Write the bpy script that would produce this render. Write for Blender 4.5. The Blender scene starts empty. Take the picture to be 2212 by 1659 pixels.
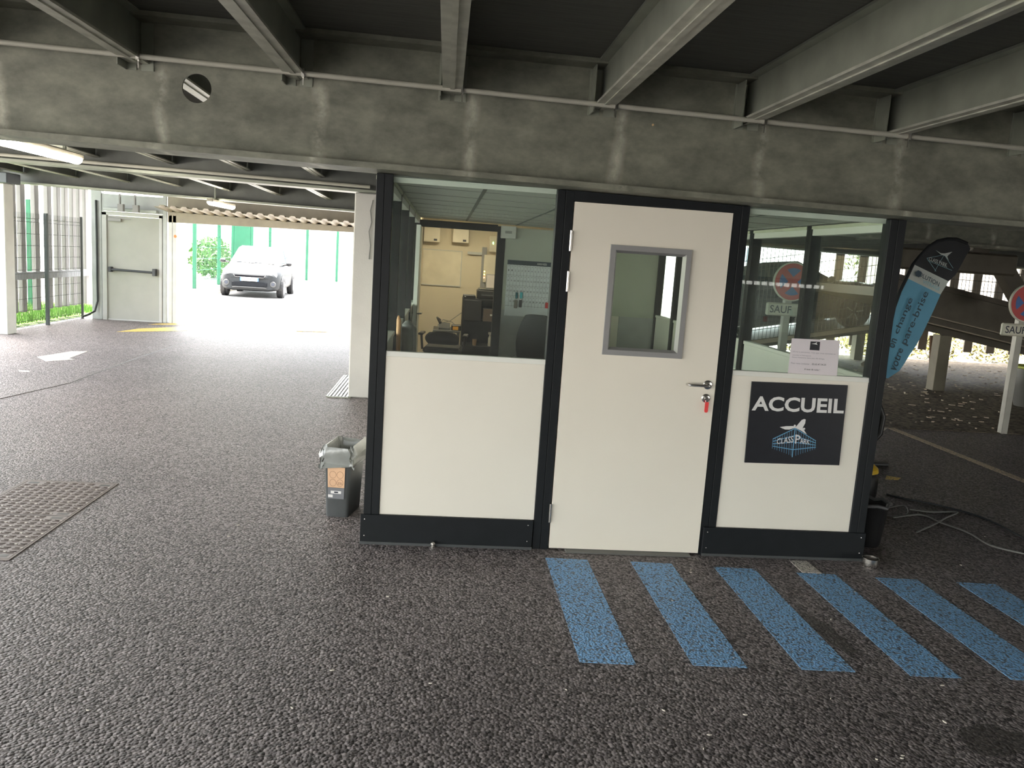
import bpy, bmesh, math, random
from mathutils import Vector, Matrix
random.seed(7)
S = bpy.context.scene
COL = S.collection
W, H = 2212, 1659
# ------------------------------------------------------------------ camera
F, YAW, PITCH, ROLL = 1760.917, -0.08937, -0.15209, 0.06646
C = Vector((-0.70551, -4.68208, 1.71931))
_fw = Vector((-math.sin(YAW)*math.cos(PITCH), math.cos(YAW)*math.cos(PITCH), math.sin(PITCH)))
_rt = Vector((math.cos(YAW), math.sin(YAW), 0)); _up = _rt.cross(_fw)
RT = _rt*math.cos(ROLL) + _up*math.sin(ROLL); UP = -_rt*math.sin(ROLL) + _up*math.cos(ROLL); FW = _fw
cam = bpy.data.cameras.new('camera'); camo = bpy.data.objects.new('camera', cam); COL.objects.link(camo)
m = Matrix((( RT.x, UP.x, -FW.x, C.x), (RT.y, UP.y, -FW.y, C.y), (RT.z, UP.z, -FW.z, C.z), (0,0,0,1)))
camo.matrix_world = m
cam.sensor_width = 36; cam.lens = F/W*36; cam.clip_end = 500; cam.clip_start = .05
S.camera = camo
def at(u, v, **k):
    d = RT*((u-W/2)/F) + UP*((H/2-v)/F) + FW
    (a, val), = k.items(); i = 'xyz'.index(a)
    return C + d*((val-C[i])/d[i])
# ------------------------------------------------------------------ world, sun, exposure
SKY_STRENGTH, SUN_STRENGTH = 1.5, 6.0
S.view_settings.view_transform = 'Standard'; S.view_settings.look = 'None'
S.view_settings.gamma = 1; S.view_settings.use_curve_mapping = False
S.view_settings.exposure = 3.2
wd = bpy.data.worlds.new('sky'); S.world = wd; wd.use_nodes = True
nt = wd.node_tree; nt.nodes.clear()
sky = nt.nodes.new('ShaderNodeTexSky'); sky.sky_type = 'NISHITA'; sky.sun_disc = False
sky.sun_elevation = math.radians(60); sky.sun_rotation = math.radians(-45); sky.dust_density = 4; sky.air_density = 1.2
bw = nt.nodes.new('ShaderNodeMix'); bw.data_type = 'RGBA'; bw.inputs[0].default_value = .55
hs = nt.nodes.new('ShaderNodeMixRGB'); hs.blend_type = 'MULTIPLY'; hs.inputs[0].default_value = 1; hs.inputs[2].default_value = (.16,.16,.16,1)
bg = nt.nodes.new('ShaderNodeBackground'); wo = nt.nodes.new('ShaderNodeOutputWorld')
nt.links.new(sky.outputs[0], hs.inputs[1]); nt.links.new(hs.outputs[0], bw.inputs[6])
bw.inputs[7].default_value = (1.0, .97, .90, 1); nt.links.new(bw.outputs[2], bg.inputs[0])
bg.inputs[1].default_value = SKY_STRENGTH; nt.links.new(bg.outputs[0], wo.inputs[0])
sl = bpy.data.lights.new('sun', 'SUN'); sl.energy = SUN_STRENGTH; sl.angle = math.radians(1.5); sl.color = (1, .95, .86)
so = bpy.data.objects.new('sun', sl); COL.objects.link(so)
so.rotation_euler = Vector((.12, -.12, -.98)).to_track_quat('-Z', 'Y').to_euler(); so.location = (-4, -3, 9)

# ------------------------------------------------------------------ materials
MATS = {}
def node_mat(name):
    mt = bpy.data.materials.new(name); mt.use_nodes = True
    n = mt.node_tree.nodes; l = mt.node_tree.links; b = n['Principled BSDF']
    MATS[name] = mt
    return mt, n, l, b
def mat(name, col, rough=.5, metal=0, var=.08, scale=6, bump=0, bscale=60, emit=None, spec=.5, stretch=(1,1,1), alpha=None, sss=0):
    if name in MATS: return MATS[name]
    mt, n, l, b = node_mat(name)
    tc = n.new('ShaderNodeTexCoord'); mp = n.new('ShaderNodeMapping'); mp.inputs['Scale'].default_value = stretch
    l.new(tc.outputs['Object'], mp.inputs[0])
    ns = n.new('ShaderNodeTexNoise'); ns.inputs['Scale'].default_value = scale; ns.inputs['Detail'].default_value = 6
    l.new(mp.outputs[0], ns.inputs['Vector'])
    cr = n.new('ShaderNodeValToRGB')
    cr.color_ramp.elements[0].position = .3; cr.color_ramp.elements[1].position = .7
    cr.color_ramp.elements[0].color = tuple(c*(1-var) for c in col)+(1,)
    cr.color_ramp.elements[1].color = tuple(min(1, c*(1+var)) for c in col)+(1,)
    l.new(ns.outputs[0], cr.inputs[0]); l.new(cr.outputs[0], b.inputs['Base Color'])
    b.inputs['Roughness'].default_value = rough; b.inputs['Metallic'].default_value = metal
    b.inputs['Specular IOR Level'].default_value = spec
    if alpha is not None: b.inputs['Alpha'].default_value = alpha
    if bump:
        n2 = n.new('ShaderNodeTexNoise'); n2.inputs['Scale'].default_value = bscale; n2.inputs['Detail'].default_value = 4
        l.new(mp.outputs[0], n2.inputs['Vector'])
        bp = n.new('ShaderNodeBump'); bp.inputs['Strength'].default_value = bump; bp.inputs['Distance'].default_value = .01
        l.new(n2.outputs[0], bp.inputs['Height']); l.new(bp.outputs[0], b.inputs['Normal'])
    if emit:
        b.inputs['Emission Color'].default_value = tuple(emit[:3])+(1,); b.inputs['Emission Strength'].default_value = emit[3]
    return mt
def asphalt_mat(name, dark, light, rough=.5, bump=.8, scale=70, paint=None):
    """aggregate: voronoi stones, pale specks, slow blotches; optional paint on the stones"""
    mt, n, l, b = node_mat(name)
    tc = n.new('ShaderNodeTexCoord')
    vo = n.new('ShaderNodeTexVoronoi'); vo.inputs['Scale'].default_value = scale; l.new(tc.outputs['Object'], vo.inputs['Vector'])
    ns = n.new('ShaderNodeTexNoise'); ns.inputs['Scale'].default_value = scale*.7; ns.inputs['Detail'].default_value = 5; l.new(tc.outputs['Object'], ns.inputs['Vector'])
    big = n.new('ShaderNodeTexNoise'); big.inputs['Scale'].default_value = .8; big.inputs['Detail'].default_value = 5; l.new(tc.outputs['Object'], big.inputs['Vector'])
    cr = n.new('ShaderNodeValToRGB'); e = cr.color_ramp.elements
    e[0].position = .25; e[0].color = dark+(1,); e[1].position = .8; e[1].color = light+(1,)
    sep = n.new('ShaderNodeSeparateColor'); l.new(vo.outputs['Color'], sep.inputs[0])
    mx = n.new('ShaderNodeMath'); mx.operation = 'MULTIPLY_ADD'; mx.inputs[1].default_value = .55; l.new(sep.outputs[0], mx.inputs[0])
    m2 = n.new('ShaderNodeMath'); m2.operation = 'MULTIPLY'; m2.inputs[1].default_value = .45; l.new(ns.outputs[0], m2.inputs[0]); l.new(m2.outputs[0], mx.inputs[2])
    l.new(mx.outputs[0], cr.inputs[0])
    bl = n.new('ShaderNodeMixRGB'); bl.blend_type = 'MULTIPLY'; bl.inputs[0].default_value = .55
    br = n.new('ShaderNodeValToRGB'); br.color_ramp.elements[0].position = .3; br.color_ramp.elements[0].color = (.62,.6,.6,1); br.color_ramp.elements[1].position = .65; br.color_ramp.elements[1].color = (1,1,1,1)
    l.new(big.outputs[0], br.inputs[0]); l.new(cr.outputs[0], bl.inputs[1]); l.new(br.outputs[0], bl.inputs[2])
    out = bl.outputs[0]
    if paint:
        pm = n.new('ShaderNodeMixRGB'); pr = n.new('ShaderNodeValToRGB')
        pr.color_ramp.elements[0].position = .55; pr.color_ramp.elements[1].position = .70
        pr.color_ramp.elements[0].color = (1,1,1,1); pr.color_ramp.elements[1].color = (.12,.12,.12,1)
        n3 = n.new('ShaderNodeTexNoise'); n3.inputs['Scale'].default_value = scale*.55; n3.inputs['Detail'].default_value = 3; l.new(tc.outputs['Object'], n3.inputs['Vector'])
        m3 = n.new('ShaderNodeMath'); m3.operation = 'MULTIPLY_ADD'; m3.inputs[1].default_value = .5; l.new(vo.outputs['Distance'], m3.inputs[0])
        m4 = n.new('ShaderNodeMath'); m4.operation = 'MULTIPLY'; m4.inputs[1].default_value = .6; l.new(n3.outputs[0], m4.inputs[0]); l.new(m4.outputs[0], m3.inputs[2])
        l.new(m3.outputs[0], pr.inputs[0]); l.new(pr.outputs[0], pm.inputs[0]); l.new(out, pm.inputs[1]); pm.inputs[2].default_value = paint+(1,)
        out = pm.outputs[0]
    l.new(out, b.inputs['Base Color']); b.inputs['Roughness'].default_value = rough; b.inputs['Specular IOR Level'].default_value = .35
    bp = n.new('ShaderNodeBump'); bp.inputs['Strength'].default_value = bump; bp.inputs['Distance'].default_value = .006; bp.invert = True
    l.new(vo.outputs['Distance'], bp.inputs['Height']); l.new(bp.outputs[0], b.inputs['Normal'])
    return mt
def glass_mat(name, tint=(.93,.97,.95), refl=1.0, dirt=.03):
    mt = bpy.data.materials.new(name); mt.use_nodes = True; n = mt.node_tree.nodes; l = mt.node_tree.links; n.clear(); MATS[name] = mt
    o = n.new('ShaderNodeOutputMaterial'); tr = n.new('ShaderNodeBsdfTransparent'); tr.inputs[0].default_value = tint+(1,)
    gl = n.new('ShaderNodeBsdfGlossy'); gl.inputs['Roughness'].default_value = .01; gl.inputs[0].default_value = (refl,refl,refl,1)
    fr = n.new('ShaderNodeFresnel'); ge = n.new('ShaderNodeNewGeometry')
    io = n.new('ShaderNodeMath'); io.operation = 'MULTIPLY_ADD'; io.inputs[1].default_value = 1/1.5-1.5; io.inputs[2].default_value = 1.5   # same pane seen from either face
    l.new(ge.outputs['Backfacing'], io.inputs[0]); l.new(io.outputs[0], fr.inputs[0])
    mx = n.new('ShaderNodeMixShader'); mw = n.new('ShaderNodeMath'); mw.operation = 'MULTIPLY'; mw.inputs[1].default_value = .55; l.new(fr.outputs[0], mw.inputs[0]); l.new(mw.outputs[0], mx.inputs[0]); l.new(tr.outputs[0], mx.inputs[1]); l.new(gl.outputs[0], mx.inputs[2])
    df = n.new('ShaderNodeBsdfDiffuse'); df.inputs[0].default_value = (.7,.72,.7,1)
    tc = n.new('ShaderNodeTexCoord'); ns = n.new('ShaderNodeTexNoise'); ns.inputs['Scale'].default_value = 2.5; l.new(tc.outputs['Object'], ns.inputs['Vector'])
    mu = n.new('ShaderNodeMath'); mu.operation = 'MULTIPLY'; mu.inputs[1].default_value = dirt; l.new(ns.outputs[0], mu.inputs[0])
    m2 = n.new('ShaderNodeMixShader'); l.new(mu.outputs[0], m2.inputs[0]); l.new(mx.outputs[0], m2.inputs[1]); l.new(df.outputs[0], m2.inputs[2])
    l.new(m2.outputs[0], o.inputs[0]); return mt
def beam_mat():
    """dull weathered galvanised steel with mottling and pale runs below the joists"""
    mt, n, l, b = node_mat('beam_steel')
    tc = n.new('ShaderNodeTexCoord')
    ns = n.new('ShaderNodeTexNoise'); ns.inputs['Scale'].default_value = 5; ns.inputs['Detail'].default_value = 8; ns.inputs['Roughness'].default_value = .65
    mp = n.new('ShaderNodeMapping'); mp.inputs['Scale'].default_value = (1,1,1.6); l.new(tc.outputs['Object'], mp.inputs[0]); l.new(mp.outputs[0], ns.inputs['Vector'])
    cr = n.new('ShaderNodeValToRGB'); e = cr.color_ramp.elements
    e[0].position = .35; e[0].color = (.13,.134,.105,1); e[1].position = .72; e[1].color = (.275,.275,.22,1); l.new(ns.outputs[0], cr.inputs[0])
    sp = n.new('ShaderNodeSeparateXYZ'); l.new(tc.outputs['Object'], sp.inputs[0])
    wob = n.new('ShaderNodeTexNoise'); wob.inputs['Scale'].default_value = 4; l.new(tc.outputs['Object'], wob.inputs['Vector'])
    def math_(op, a=None, bb=None, va=None, vb=None):
        q = n.new('ShaderNodeMath'); q.operation = op
        if a: l.new(a, q.inputs[0])
        elif va is not None: q.inputs[0].default_value = va
        if bb: l.new(bb, q.inputs[1])
        elif vb is not None: q.inputs[1].default_value = vb
        return q.outputs[0]
    x1 = math_('MULTIPLY_ADD', wob.outputs[0], None, vb=.10); x1.node.inputs[2].default_value = 2.35+8.2-.05-.04
    x2 = math_('ADD', sp.outputs[0], x1)
    x3 = math_('DIVIDE', x2, vb=.82); x4 = math_('FRACT', x3); x5 = math_('SUBTRACT', x4, vb=.08); x6 = math_('ABSOLUTE', x5)
    st = n.new('ShaderNodeMapRange'); st.inputs[1].default_value = .0; st.inputs[2].default_value = .055; st.inputs[3].default_value = 1; st.inputs[4].default_value = 0; l.new(x6, st.inputs[0])
    zr = n.new('ShaderNodeMapRange'); zr.inputs[1].default_value = 2.62; zr.inputs[2].default_value = 2.55; zr.inputs[3].default_value = 0; zr.inputs[4].default_value = 1; l.new(sp.outputs[2], zr.inputs[0])
    am = math_('MULTIPLY', st.outputs[0], zr.outputs[0])
    n5 = n.new('ShaderNodeTexNoise'); n5.inputs['Scale'].default_value = 7; n5.inputs['Detail'].default_value = 8; n5.inputs['Roughness'].default_value = .7; l.new(tc.outputs['Object'], n5.inputs['Vector'])
    n6 = n.new('ShaderNodeMapRange'); n6.inputs[1].default_value = .38; n6.inputs[2].default_value = .68; l.new(n5.outputs[0], n6.inputs[0])
    am2 = math_('MULTIPLY', am, n6.outputs[0])
    mx = n.new('ShaderNodeMixRGB'); l.new(am2, mx.inputs[0]); l.new(cr.outputs[0], mx.inputs[1]); mx.inputs[2].default_value = (.55,.54,.45,1)
    l.new(mx.outputs[0], b.inputs['Base Color']); b.inputs['Roughness'].default_value = .55; b.inputs['Metallic'].default_value = .15
    return mt
ASPH = asphalt_mat('asphalt', (.042,.036,.036), (.315,.278,.272), rough=.58, bump=.85, scale=78)
BLUE = asphalt_mat('blue_paint', (.05,.05,.05), (.2,.19,.18), rough=.5, bump=.7, scale=85, paint=(.20,.42,.70))
WPAINT = asphalt_mat('white_paint', (.06,.06,.06), (.3,.28,.26), rough=.5, bump=.7, scale=85, paint=(.62,.58,.52))
YPAINT = asphalt_mat('yellow_paint', (.06,.06,.06), (.3,.28,.26), rough=.5, bump=.5, scale=85, paint=(.75,.52,.10))
LPAINT = asphalt_mat('cream_line_paint', (.06,.06,.06), (.3,.28,.26), rough=.5, bump=.5, scale=85, paint=(.62,.50,.34))
ROAD = asphalt_mat('sunlit_road', (.13,.125,.12), (.28,.27,.255), rough=.7, bump=.3, scale=40)
GRAVEL = asphalt_mat('gravel_soil', (.04,.031,.02), (.22,.18,.125), rough=.8, bump=1.0, scale=22)
GLASS = glass_mat('booth_glass')
DGLASS = glass_mat('door_glass', tint=(.86,.90,.84), dirt=.05)
BEAM = beam_mat()
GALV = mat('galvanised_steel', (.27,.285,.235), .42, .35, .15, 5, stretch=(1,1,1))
GALVD = mat('shaded_galvanised', (.115,.12,.11), .55, .2, .15, 5)  # same steel darkened: shade on far beam and joist webs, put in the colour
GALVB = mat('galvanised_lit_flange', (.44,.44,.38), .38, .45, .2, 9)  # same steel brightened: light on the lower flange lips, put in the colour
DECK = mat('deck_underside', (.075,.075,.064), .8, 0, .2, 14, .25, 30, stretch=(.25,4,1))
CONC = mat('pale_concrete', (.50,.49,.46), .75, 0, .06, 3, .15, 50)
BLACK = mat('anthracite_aluminium', (.011,.013,.015), .5, 0, .1, 12, .03, 300, spec=.25)
CREAM = mat('cream_laminate', (.80,.76,.67), .35, 0, .02, 2)
DOORM = mat('cream_door_paint', (.80,.75,.65), .38, 0, .02, 2)
WHITE = mat('white_trim', (.78,.78,.72), .45, 0, .03, 4)
CHROME = mat('brushed_steel', (.62,.60,.57), .25, 1, .05, 30)
GREYFR = mat('grey_window_frame', (.29,.285,.285), .4, .1, .03, 8)
ALUFR = mat('pale_grey_frame', (.50,.51,.50), .45, .1, .04, 6)
RED = mat('red_plastic', (.82,.07,.07), .35, 0, .04, 8)
SIGNBLK = mat('sign_black', (.012,.013,.018), .4, 0, .1, 20)
INKW = mat('print_white', (.72,.71,.70), .5, 0, .02, 20)
INKB = mat('print_blue', (.16,.40,.62), .5, 0, .05, 20)
INKD = mat('print_dark', (.03,.035,.05), .5, 0, .05, 20)
PAPER = mat('paper', (.72,.67,.70), .7, 0, .02, 10)
BLKPL = mat('black_plastic', (.014,.014,.015), .45, 0, .15, 15)
DKGREY = mat('dark_grey_plastic', (.065,.07,.072), .45, 0, .08, 12, .05, 200)
# ------------------------------------------------------------------ helpers
class MB:
    def __init__(s): s.v = []; s.f = []; s.mi = []; s.k = 0
    def add(s, vs, fs):
        o = len(s.v); s.v += [tuple(p) for p in vs]; s.f += [tuple(i+o for i in f) for f in fs]; s.mi += [s.k]*len(fs); return s
    def box(s, x0, x1, y0, y1, z0, z1):
        return s.add([(x0,y0,z0),(x1,y0,z0),(x1,y1,z0),(x0,y1,z0),(x0,y0,z1),(x1,y0,z1),(x1,y1,z1),(x0,y1,z1)],
              [(3,2,1,0),(4,5,6,7),(0,1,5,4),(1,2,6,5),(2,3,7,6),(3,0,4,7)])
    def bbox(s, x0, x1, y0, y1, z0, z1, b=.004):
        """box with chamfered edges"""
        bm = bmesh.new(); bmesh.ops.create_cube(bm, size=1)
        for v in bm.verts: v.co = Vector(((x0+x1)/2+v.co.x*(x1-x0), (y0+y1)/2+v.co.y*(y1-y0), (z0+z1)/2+v.co.z*(z1-z0)))
        bmesh.ops.bevel(bm, geom=list(bm.edges), offset=b, segments=1, affect='EDGES')
        bm.verts.index_update(); s.add([v.co[:] for v in bm.verts], [[v.index for v in f.verts] for f in bm.faces]); bm.free(); return s
    def tube(s, pts, r, n=8, cap=True, closed=False):
        pts = [Vector(p) for p in pts]; rs = r if isinstance(r, (list,tuple)) else [r]*len(pts); vs = []; N = len(pts)
        prev = None
        for i, p in enumerate(pts):
            if closed: t = pts[(i+1)%N]-pts[i-1]
            else: t = (pts[min(i+1,N-1)]-pts[max(i-1,0)])
            t.normalize()
            a = Vector((0,0,1)) if abs(t.z) < .95 else Vector((1,0,0))
            if prev is not None: a = prev
            u = (a - t*a.dot(t)); u.normalize(); w = t.cross(u); prev = u
            vs += [p+(u*math.cos(2*math.pi*k/n)+w*math.sin(2*math.pi*k/n))*rs[i] for k in range(n)]
        fs = []
        for i in range(N if closed else N-1):
            j = (i+1)%N
            for k in range(n): fs.append((i*n+k, i*n+(k+1)%n, j*n+(k+1)%n, j*n+k))
        if cap and not closed: fs += [tuple(range(n))[::-1], tuple((N-1)*n+k for k in range(n))]
        return s.add(vs, fs)
    def lathe(s, prof, c=(0,0,0), n=24, axis='z'):
        vs = []
        for r, h in prof:
            for k in range(n):
                a = 2*math.pi*k/n; x, y = r*math.cos(a), r*math.sin(a)
                p = {'z': (x,y,h), 'y': (x,h,y), 'x': (h,x,y)}[axis]
                vs.append((p[0]+c[0], p[1]+c[1], p[2]+c[2]))
        fs = [(i*n+k, i*n+(k+1)%n, (i+1)*n+(k+1)%n, (i+1)*n+k) for i in range(len(prof)-1) for k in range(n)]
        fs += [tuple(range(n))[::-1], tuple((len(prof)-1)*n+k for k in range(n))]
        return s.add(vs, fs)
    def prism(s, poly, ext):
        """polygon of 3D points extruded by a vector"""
        ext = Vector(ext); a = [Vector(p) for p in poly]; n = len(a)
        return s.add(a+[p+ext for p in a], [tuple(range(n)), tuple(range(2*n-1, n-1, -1))]+[(i, i+n, (i+1)%n+n, (i+1)%n) for i in range(n)])
    def build(s, name, mt, parent=None, smooth=False):
        me = bpy.data.meshes.new(name); me.from_pydata(s.v, [], s.f); me.validate()
        bm = bmesh.new(); bm.from_mesh(me); bmesh.ops.recalc_face_normals(bm, faces=bm.faces); bm.to_mesh(me); bm.free()
        for q in (mt if isinstance(mt, (list,tuple)) else [mt]): me.materials.append(q)
        if isinstance(mt, (list,tuple)):
            for p, k in zip(me.polygons, s.mi): p.material_index = k
        if smooth:
            for p in me.polygons: p.use_smooth = True
            try: me.set_sharp_from_angle(angle=math.radians(smooth if smooth > 1 else 40))
            except Exception: pass
        o = bpy.data.objects.new(name, me); COL.objects.link(o)
        if parent is not None: o.parent = parent
        return o
def tag(o, label=None, cat=None, group=None, kind=None):
    if label: o['label'] = label
    if cat: o['category'] = cat
    if group: o['group'] = group
    if kind: o['kind'] = kind
    return o
def thing(name, label, cat, group=None, loc=None):
    o = bpy.data.objects.new(name, None); COL.objects.link(o); o.empty_display_size = .1
    if loc: o.location = loc
    return tag(o, label, cat, group)
def copy_tree(o, parent=None):
    c = o.copy(); COL.objects.link(c)
    if parent is not None: c.parent = parent
    for ch in list(o.children): copy_tree(ch, c)
    return c
def box(name, mt, parent, *a, b=0):
    return (MB().bbox(*a, b=b) if b else MB().box(*a)).build(name, mt, parent)
def text_mesh(body, bold=0, ext=0):
    cu = bpy.data.curves.new('lettering', 'FONT'); cu.body = body; cu.offset = bold; cu.resolution_u = 3; cu.fill_mode = 'BOTH'
    cu.align_x = 'CENTER'
    o = bpy.data.objects.new('lettering', cu); COL.objects.link(o)
    bpy.context.view_layer.update()
    me = bpy.data.meshes.new_from_object(o.evaluated_get(bpy.context.evaluated_depsgraph_get()))
    bpy.data.objects.remove(o); bpy.data.curves.remove(cu)
    return me
def text_quad(name, body, quad, mt, parent, bold=0, off=(0,-.0008,0)):
    """flat lettering stretched over a 3D quad TL,TR,BR,BL"""
    me = text_mesh(body, bold); xs = [v.co.x for v in me.vertices]; ys = [v.co.y for v in me.vertices]
    x0, x1, y0, y1 = min(xs), max(xs), min(ys), max(ys); tl, tr, br, bl = [Vector(q) for q in quad]; off = Vector(off)
    for v in me.vertices:
        s_ = (v.co.x-x0)/(x1-x0 or 1); t_ = (v.co.y-y0)/(y1-y0 or 1)
        v.co = bl.lerp(br, s_).lerp(tl.lerp(tr, s_), t_)+off
    me.name = name; me.materials.append(mt); o = bpy.data.objects.new(name, me); COL.objects.link(o); o.parent = parent
    return o
def rectq(x0, x1, z0, z1, y): return [(x0,y,z1),(x1,y,z1),(x1,y,z0),(x0,y,z0)]
def zb(x): return 2.1266-.0147*x      # underside of the main beam and of what hangs below it: the deck falls for drainage
# ------------------------------------------------------------------ floor and grounds
fl = MB().box(-7.95, 15, -10, 13.55, -.2, 0).build('floor', ASPH); tag(fl, 'dark grey asphalt floor of the covered car park', None, kind='structure')
gr = MB().box(-70, 70, -60, 120, -.4, -.02).build('ground', ROAD); tag(gr, 'pale sunlit road surface outside the car park', None, kind='structure')
stripes = [(-.035,.213,-.144,-1.39),(.470,.715,-.160,-1.395),(.962,1.206,-.20,-1.41),(1.450,1.683,-.246,-1.445),(1.918,2.170,-.283,-1.46),(2.404,2.64,-.315,-1.49),(2.88,3.12,-.345,-1.52)]
for x0, x1, y0, y1 in stripes:
    MB().prism([(x0,y0,.0),(x1,y0-.012,.0),(x1+.002,y1-.012,.0),(x0+.003,y1,.0)], (0,0,.0015)).build('blue_stripe', BLUE, fl)
MB().prism([at(1705,1211,z=0), at(1742,1212,z=0), at(1775,1239,z=0), at(1733,1237,z=0)], (0,0,.003)).build('white_line', WPAINT, fl)
MB().prism([(4.70,4.62,0),(4.80,4.62,0),(4.72,-3,0),(4.62,-3,0)], (0,0,.003)).build('bay_line', LPAINT, fl)
MB().prism([at(1890,918,z=0), at(1928,918,z=0), at(1905,934,z=0), at(1885,934,z=0)], (0,0,.004)).build('white_line', WPAINT, fl)
MB().prism([at(1915,1028,z=0), at(1946,1033,z=0), at(1940,1037,z=0), at(1912,1035,z=0)], (0,0,.003)).build('yellow_line', YPAINT, fl)
for px in ([(80,771),(155,759),(190,759),(150,774),(160,777),(100,781)], [(40,800),(62,801),(65,804),(42,803)]):
    MB().prism([at(u,v,z=0) for u,v in px], (0,0,.003)).build('arrow_marking', WPAINT, fl)
for px in ([(252,717),(300,710),(420,705),(490,706),(395,715)], [(320,701),(345,699),(420,697),(540,704),(530,705)], [(500,715),(560,712),(690,716),(752,722),(752,726),(600,721)], [(560,706),(640,712),(752,717),(752,720),(640,717)]):
    MB().prism([at(u,v,z=0) for u,v in px], (0,0,.003)).build('yellow_line', YPAINT, fl)
STAIN = asphalt_mat('oil_stain', (.035,.031,.03), (.13,.117,.11), rough=.5, bump=.6, scale=85)
def blob(cx, cy, rx, ry, rot, seed):
    r = random.Random(seed); q = []
    for k in range(26):
        a = 2*math.pi*k/26; rr = .75+.35*r.random(); x, y = rx*rr*math.cos(a), ry*rr*math.sin(a)
        q.append((cx+x*math.cos(rot)-y*math.sin(rot), cy+x*math.sin(rot)+y*math.cos(rot), .0))
    return q
p = at(1790,1370,z=0); MB().prism(blob(p.x, p.y, .06, .26, .12, 1), (0,0,.0012)).build('oil_stain', STAIN, fl)
p = at(2150,1600,z=0); MB().prism(blob(p.x, p.y, .16, .11, .2, 2), (0,0,.0012)).build('oil_stain', STAIN, fl)
# joint line between two asphalt lays
j = [at(0,862,z=0), at(150,828,z=0), at(300,772,z=0), at(420,733,z=0)]
MB().tube([q+Vector((0,0,.0)) for q in j], .006, 4).build('asphalt_joint', STAIN, fl)
chips = MB(); rr = random.Random(3)
for k in range(70):
    u, v = rr.uniform(100,2200), rr.uniform(780,1650); q = at(u, v, z=0)
    if -1.2 < q.x < 2.05 and q.y > -.1: continue
    s_ = rr.uniform(.004,.011); a = rr.uniform(0,3.1)
    chips.prism([(q.x+s_*math.cos(a), q.y+s_*math.sin(a), 0), (q.x+s_*.4*math.cos(a+1.6), q.y+s_*.4*math.sin(a+1.6), 0), (q.x-s_*math.cos(a), q.y-s_*math.sin(a), 0), (q.x-s_*.3*math.cos(a+1.6), q.y-s_*.3*math.sin(a+1.6), 0)], (0,0,.004))
tag(chips.build('litter_chips', mat('pale_litter', (.6,.56,.48), .7), fl), kind='stuff')
# gravel strip under the ramp
gv = MB().box(2.6, 22, 4.58, 13.6, -.1, .006).build('gravel_ground', GRAVEL); tag(gv, 'brown gravel and leaf litter under the ramp', None, kind='structure')
lit = MB()
for k in range(420):
    x, y = rr.uniform(4.4,13), rr.uniform(4.7,12.5); s_ = rr.uniform(.012,.05); a = rr.uniform(0,3.1)
    lit.prism([(x+s_*math.cos(a), y+s_*math.sin(a), .004), (x+s_*.5*math.cos(a+1.5), y+s_*.5*math.sin(a+1.5), .004), (x-s_*math.cos(a), y-s_*math.sin(a), .006), (x-s_*.4*math.cos(a+1.5), y-s_*.4*math.sin(a+1.5), .004)], (0,0,.012))
tag(lit.build('dry_leaves', mat('dry_leaf', (.55,.47,.36), .8, 0, .3, 9), gv), kind='stuff')
# grass beyond the slatted side
gs = MB().box(-30, -7.97, 6, 15.5, -.2, .0).build('grass_ground', mat('grass_soil', (.06,.12,.012), .9, 0, .35, 5)); tag(gs, 'bright green grass bank outside the slatted wall', None, kind='structure')
bl = MB()
for k in range(5200):
    x, y = -8.15-abs(rr.gauss(0,1.0)), rr.uniform(8.6,14.5); h = rr.uniform(.06,.2); a = rr.uniform(0,6.3); d = rr.uniform(.01,.05)
    bl.add([(x-.008*math.cos(a),y-.008*math.sin(a),0),(x+.008*math.cos(a),y+.008*math.sin(a),0),(x+d*math.sin(a),y+d*math.cos(a),h)], [(0,1,2)])
tag(bl.build('grass_blades', mat('grass_blade', (.09,.20,.02), .7, 0, .3, 3), gs), kind='stuff')
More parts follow.
